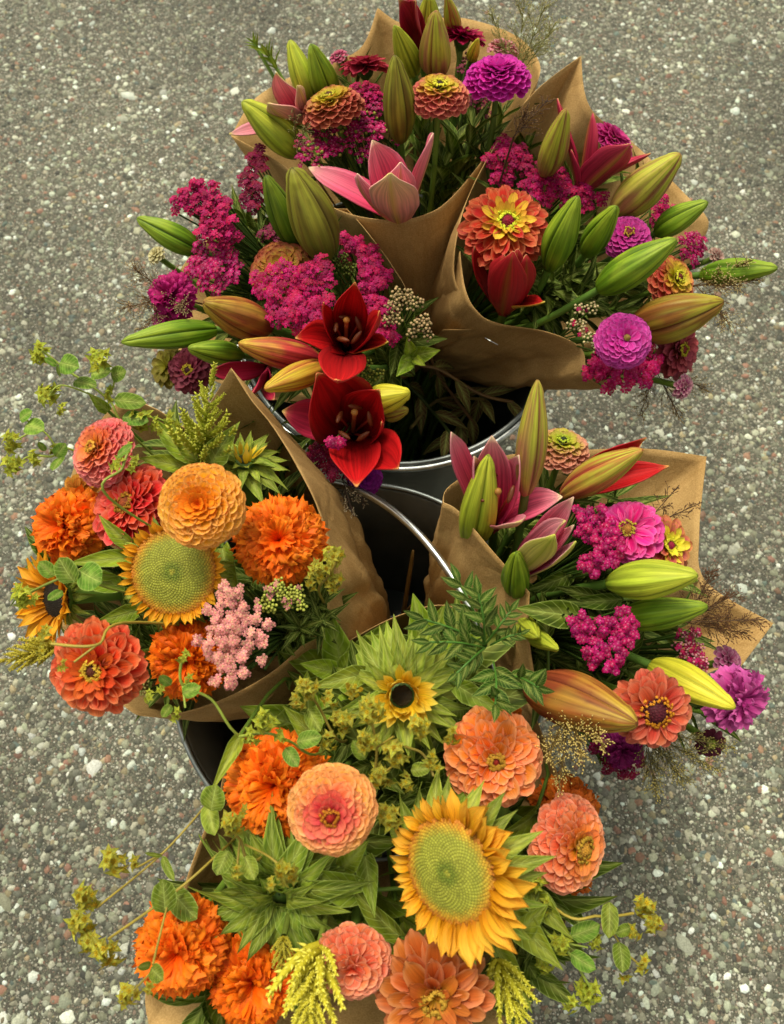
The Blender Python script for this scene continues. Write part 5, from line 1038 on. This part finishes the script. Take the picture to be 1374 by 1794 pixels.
zinnia(1008, 1482, .475, 84, (.58, .05), pal('#d88a18', '#ee6428', '#f47c4c', '#f89468'), 'peach zinnia turned to the right at the right side', 'bot', 'ball', 120, '#d89a30', '#e8b840', edge=hx('#fac0a0'), key='pe', inner=pal('#d8a018', '#e8a028', '#f09040', '#f49858'), cr=.2)
zinnia(617, 1695, .50, 70, (0, -.15), pal('#dc4c20', '#ec6038', '#f27a50', '#f68e68'), 'salmon zinnia with loose spoon petals at the bottom', 'bot', 'ball', 80, None, None, edge=hx('#fac0a0'), key='sa', W=.34)
zinnia(762, 1762, .50, 108, (0, -.15), pal('#d08c20', '#b85018', '#c05a20', '#d47838'), 'large copper orange zinnia with long petals at the bottom edge', 'bot', 'flat', 82, None, '#d8b040', edge=hx('#f0a878'), key='co', inner=pal('#d0a020', '#d89030', '#cc6c28', '#d47838'), nst=36, W=.21)
sunflower(783, 1530, .535, 130, (-.58, .04), 'biggest sunflower with a broad green centre in the bottom bouquet', 'bot', disc=.70, N=66, rays=lambda x: 1.0 + .45 * x, tilt=1.22, rl=1.12, pt=pal('#b87408', '#e8a41c', '#f4bc3c', '#f0b43c'), brs=.62, bracts=24)
closed_sunflower(705, 1222, .51, 106, (0, .12), 'half open yellow sunflower with black centre among green bracts', 'bot', .15, 40, nb=18)
closed_sunflower(482, 1590, .50, 125, (-.05, -.1), 'large closed sunflower showing only green leafy bracts', 'bot', .0, 0, rows=5, ray=False, nb=17)
celosia(560, 1655, .50, 535, 1840, .53, 110, 'yellow plume hanging between marigold and salmon zinnia', 'bot')
celosia(498, 1640, .495, 492, 1725, .51, 40, 'thin yellow plume beside the hanging yellow plume', 'bot')
celosia(870, 1680, .47, 930, 1830, .48, 84, 'yellow plume at the bottom edge right of the copper zinnia', 'bot')
bupleurum([[(650, 1420, .50), (655, 1370, .52), (660, 1310, .53), (650, 1260, .54)], [(660, 1310, .53), (690, 1290, .54)], [(655, 1370, .52), (690, 1340, .535)], [(650, 1400, .51), (680, 1430, .53)]],
          [(650, 1245, .545, 30, 5), (735, 1275, .545, 26, 4), (690, 1320, .535, 30, 5), (645, 1300, .54, 26, 4), (665, 1360, .53, 28, 5), (710, 1370, .53, 22, 3), (682, 1430, .53, 28, 5), (620, 1210, .53, 24, 4)], [(640, 1330, 620, 1300, .53, 1), (720, 1350, 750, 1345, .53, 1)],
          'yellow green bupleurum cluster in the middle above the ball zinnia', 'bot', yel=True)
bupleurum([[(600, 1300, .48), (560, 1240, .50), (540, 1210, .51)]], [(540, 1205, .52, 26, 4), (520, 1230, .51, 22, 3), (575, 1225, .515, 22, 3)], [(540, 1240, 560, 1280, .50, 1.2)], 'bupleurum tuft at the upper left of the bottom bouquet', 'bot', yel=True)
bupleurum([[(560, 1320, .49), (510, 1300, .52), (470, 1285, .54), (420, 1290, .53)]], [(465, 1265, .545, 26, 4), (440, 1290, .54, 22, 3), (490, 1290, .54, 18, 3)], [(520, 1300, 560, 1290, .52, 1.1), (500, 1310, 520, 1340, .53, 1)], 'bright bupleurum tuft above the largest marigold', 'bot')
bupleurum([[(460, 1500, .50), (420, 1470, .52), (400, 1445, .53)], [(430, 1480, .52), (470, 1500, .54), (500, 1525, .545)], [(420, 1475, .52), (415, 1525, .53)]],
          [(405, 1445, .54, 26, 5), (425, 1425, .535, 18, 2), (415, 1530, .54, 20, 3), (500, 1530, .555, 28, 5), (475, 1550, .555, 18, 2)], [(400, 1490, 380, 1530, .525, 1.3), (430, 1500, 445, 1540, .525, 1.2), (370, 1420, 375, 1380, .52, 1.6)],
          'bupleurum sprig below the largest marigold', 'bot', yel=True)
bupleurum([[(400, 1480, .48), (310, 1560, .50), (190, 1645, .49)], [(370, 1400, .49), (285, 1495, .50), (170, 1590, .49)], [(285, 1495, .50), (240, 1520, .495)], [(300, 1560, .505), (280, 1640, .52), (268, 1690, .53)], [(268, 1700, .53), (235, 1735, .51)]],
          [(200, 1510, .50, 30, 5), (238, 1515, .495, 18, 2), (150, 1575, .49, 30, 5), (140, 1620, .49, 30, 5), (185, 1670, .49, 34, 5), (155, 1650, .485, 26, 4), (225, 1745, .50, 26, 4), (262, 1728, .54, 18, 1)],
          [(290, 1600, 285, 1545, .51, 1.3), (300, 1560, 340, 1610, .49, 1.1), (265, 1695, 280, 1715, .54, 1.1), (265, 1690, 245, 1695, .54, .8), (285, 1500, 255, 1495, .50, .4), (285, 1500, 300, 1540, .50, .5), (365, 1405, 370, 1460, .50, 1.0)],
          'long branching bupleurum sprig reaching over the asphalt at the lower left', 'bot', yel=True)
bupleurum([[(960, 1580, .46), (1050, 1605, .47), (1110, 1600, .46)], [(1060, 1605, .47), (1090, 1660, .46), (1120, 1690, .45)], [(1090, 1660, .46), (1095, 1700, .45)]],
          [(1130, 1590, .46, 26, 4), (1145, 1620, .46, 22, 4), (1110, 1635, .46, 20, 3), (1125, 1690, .455, 22, 3), (1098, 1710, .455, 16, 1)], [(1068, 1580, 1070, 1640, .475, .9), (1085, 1650, 1095, 1700, .465, 1.2), (1105, 1625, 1080, 1635, .465, 1)],
          'bupleurum sprig over the asphalt at the lower right', 'bot', yel=True)
bupleurum([[(930, 1600, .45), (990, 1660, .46), (1040, 1740, .45)], [(980, 1650, .46), (1030, 1660, .46)]], [(985, 1655, .47, 26, 4), (1045, 1650, .46, 22, 3), (1030, 1740, .45, 30, 5), (1000, 1760, .45, 22, 3), (955, 1690, .46, 24, 4)], [(1000, 1640, 1050, 1625, .46, 1), (1000, 1670, 1040, 1700, .46, 1.1)],
          'dark bupleurum tuft under the peach zinnia at the lower right', 'bot')
for i, a in enumerate([(640, 1560, 520, 1540, .49, .8), (640, 1500, 655, 1600, .49, .7), (600, 1520, 640, 1480, .49, .9), (700, 1640, 610, 1560, .48, .6), (900, 1600, 980, 1700, .47, .9), (900, 1640, 960, 1590, .47, .8), (930, 1560, 990, 1640, .46, .8), (870, 1660, 930, 1770, .46, .7), (560, 1300, 500, 1240, .48, .8), (640, 1180, 560, 1200, .50, .6), (800, 1200, 880, 1250, .50, .7), (760, 1440, 820, 1390, .49, .8), (700, 1700, 650, 1640, .46, .7), (940, 1420, 900, 1480, .45, .8), (420, 1290, 380, 1370, .50, .4)]):
    lab = ['green leaf between the closed green sunflower and the ball zinnia', 'upright folded leaf left of the biggest sunflower', 'pale green leaf under the ball zinnia', 'pointed leaf at the foot of the biggest sunflower', 'broad green leaf right of the biggest sunflower', 'leaf between the biggest sunflower and the peach zinnia', 'shaded leaf below the peach zinnia', 'long striped leaf beside the lower right yellow plume', 'leaf by the paper edge above the largest marigold', 'pointed leaf left of the half open sunflower', 'pointed leaf tip above the soft orange zinnia', 'leaf above the top rays of the biggest sunflower', 'dark leaf above the copper zinnia', 'dark leaf behind the soft orange zinnia', 'narrow leaf along the paper edge at the front bucket rim'][i]
    bigleaf(*a, lab, 'bot')
# marigold foliage over the right cone edge
c0 = P(850, 1130, .50); Mx = frame(c0, (0, 0, 1)); tf = thing('marigold_foliage', 'deep green feathered marigold leaves lying over the right cone edge', 'foliage', None, Mx); inv = Mx.inverted(); mb = MB()
lf = leaf_mesh('leaflet', '#1f4a10', '#30641a', .19, .18, 'leaf', .3, rip=.015)
for (x, y, tx, ty, z) in ((850, 1130, 805, 1020, .53), (850, 1130, 742, 1085, .535), (850, 1135, 752, 1125, .53), (850, 1130, 895, 1070, .53), (860, 1130, 912, 1110, .525), (850, 1130, 838, 1040, .54), (865, 1160, 868, 1235, .545), (880, 1180, 945, 1205, .545), (850, 1135, 800, 1180, .53)):
    a, q = P(x, y, .51), P(tx, ty, z); pts = cat([a, (a + q) * .5 + Vector((0, 0, .008)), q], 10); tube_into(mb, pts, .0007, 5, hx('#4a7a24'), False); L = (q - a).length
    for k in range(8):
        f = .3 + .7 * k / 7; p = pts[min(9, int(f * 9))]; T = (q - a).normalized(); up = cdir(jit(.3), jit(.3)); sd = T.cross(up).normalized() * (1 if k % 2 else -1)
        d = (T * (.75 if k < 7 else 1) + sd * (.7 if k < 7 else 0)).normalized(); leaf_at(tf, inv, lf, p, p + d * L * .40 * (1.1 - .35 * f), up, 1, 'leaflet')
ob('stem', mb.make('stem', M_STEM, inv), tf); stem(tf, Mx, c0, Vector((0, 0, 1)), 'bot', .0016)
for (x, y, z) in ((560, 1500, .45), (500, 1480, .45), (620, 1600, .44), (700, 1400, .45), (760, 1390, .45), (820, 1240, .45), (600, 1260, .44), (540, 1290, .44), (650, 1340, .45), (900, 1540, .44), (950, 1620, .44), (700, 1660, .44), (370, 1620, .42), (420, 1640, .43), (930, 1700, .43), (560, 1640, .44), (820, 1690, .43), (600, 1180, .45), (750, 1150, .45), (800, 1160, .45), (960, 1550, .43), (360, 1760, .43), (640, 1240, .46), (920, 1460, .43)):
    leafy_stem((x, y, z), 'bot', 'dark leafy stem', DK() if random.random() < .7 else MIDL(), 9, .05, .9, .34)
# loose dry straw standing in the front bucket
mb = MB(); a, q = P(707, 1075, .30), P(724, 965, .40); tube_into(mb, cat([a, (a + q) * .5, q], 8), [.0022, .002, .002, .0018, .0018, .0016, .0014, .001], 6, hx('#8a6a34')); tube_into(mb, cat([a, P(722, 1060, .36)], 4), .0012, 5, hx('#8a6a34')); tube_into(mb, cat([a, P(700, 1100, .12)], 4), .002, 6, hx('#7a5a2c'))
Ms = Matrix.Translation(a); o = ob('dry_stalk', mb.make('dry_stalk', M_STRAW, Ms.inverted()), None, Ms); o['label'] = 'broken dry tan stalk standing in the open front bucket'; o['category'] = 'stalk'

bupleurum([[(700, 1300, .49), (740, 1320, .515), (760, 1360, .52)]], [(755, 1335, .53, 26, 3), (600, 1265, .52, 28, 4), (575, 1300, .52, 24, 3), (790, 1290, .52, 24, 3)], [], 'loose bupleurum tuft between the half open sunflower and the soft orange zinnia', 'bot', yel=True)
bupleurum([[(900, 1590, .45), (950, 1560, .465), (980, 1600, .46)]], [(935, 1545, .47, 26, 4), (960, 1590, .47, 24, 3), (925, 1620, .465, 24, 3)], [], 'bupleurum tuft right of the biggest sunflower', 'bot')
bupleurum([[(330, 770, .47), (300, 745, .50), (270, 730, .51)]], [(300, 740, .51, 24, 3), (325, 775, .505, 20, 3), (235, 815, .53, 20, 2)], [], 'small bupleurum tuft left of the upright yellow plume', 'left')

# old cut stems and withered leaves showing in the open part of the rear bucket
for i, (pl, lab) in enumerate([([(735, 640, .36), (775, 650, .35), (840, 690, .33), (900, 705, .34)], 'withered brown stem arching across the opening of the rear bucket'), ([(750, 610, .38), (770, 660, .33), (830, 740, .28)], 'limp brown stem drooping into the rear bucket'),
        ([(700, 660, .30), (740, 700, .28), (790, 760, .30)], 'dark green cut stem slanting low in the rear bucket'), ([(860, 680, .30), (820, 720, .28), (790, 770, .27)], 'dull olive cut stem crossing the lower opening of the rear bucket'), ([(720, 750, .29), (770, 700, .27), (850, 700, .31)], 'thin straw coloured stem lying flat in the rear bucket')]):
    pp = path3(pl); Mq = Matrix.Translation(pp[0]); t = thing('cut_stem', lab, 'stem', 'loose cut stems in the rear bucket', Mq); mb = MB(); cc = [hx('#7a5c34'), hx('#6a4c2c'), hx('#3c4c1c'), hx('#565826'), hx('#8a7a44')][i]
    sp = cat(pp, 14); tube_into(mb, sp, .0016, 6, cc, False); ob('stem', mb.make('stem', M_STEM, Mq.inverted()), t); lm = leaf_mesh('leaf', '#5a4a28', '#6c5c30', .16, .3)
    for k in range(4):
        p = sp[3 + k * 3]; T = (sp[min(13, 4 + k * 3)] - p).normalized(); sd = T.cross(Vector((0, 0, 1))) * (1 if k % 2 else -1); leaf_at(t, Mq.inverted(), lm, p, p + (T * .8 + sd * .6).normalized() * .035, (0, 0, 1), 1)
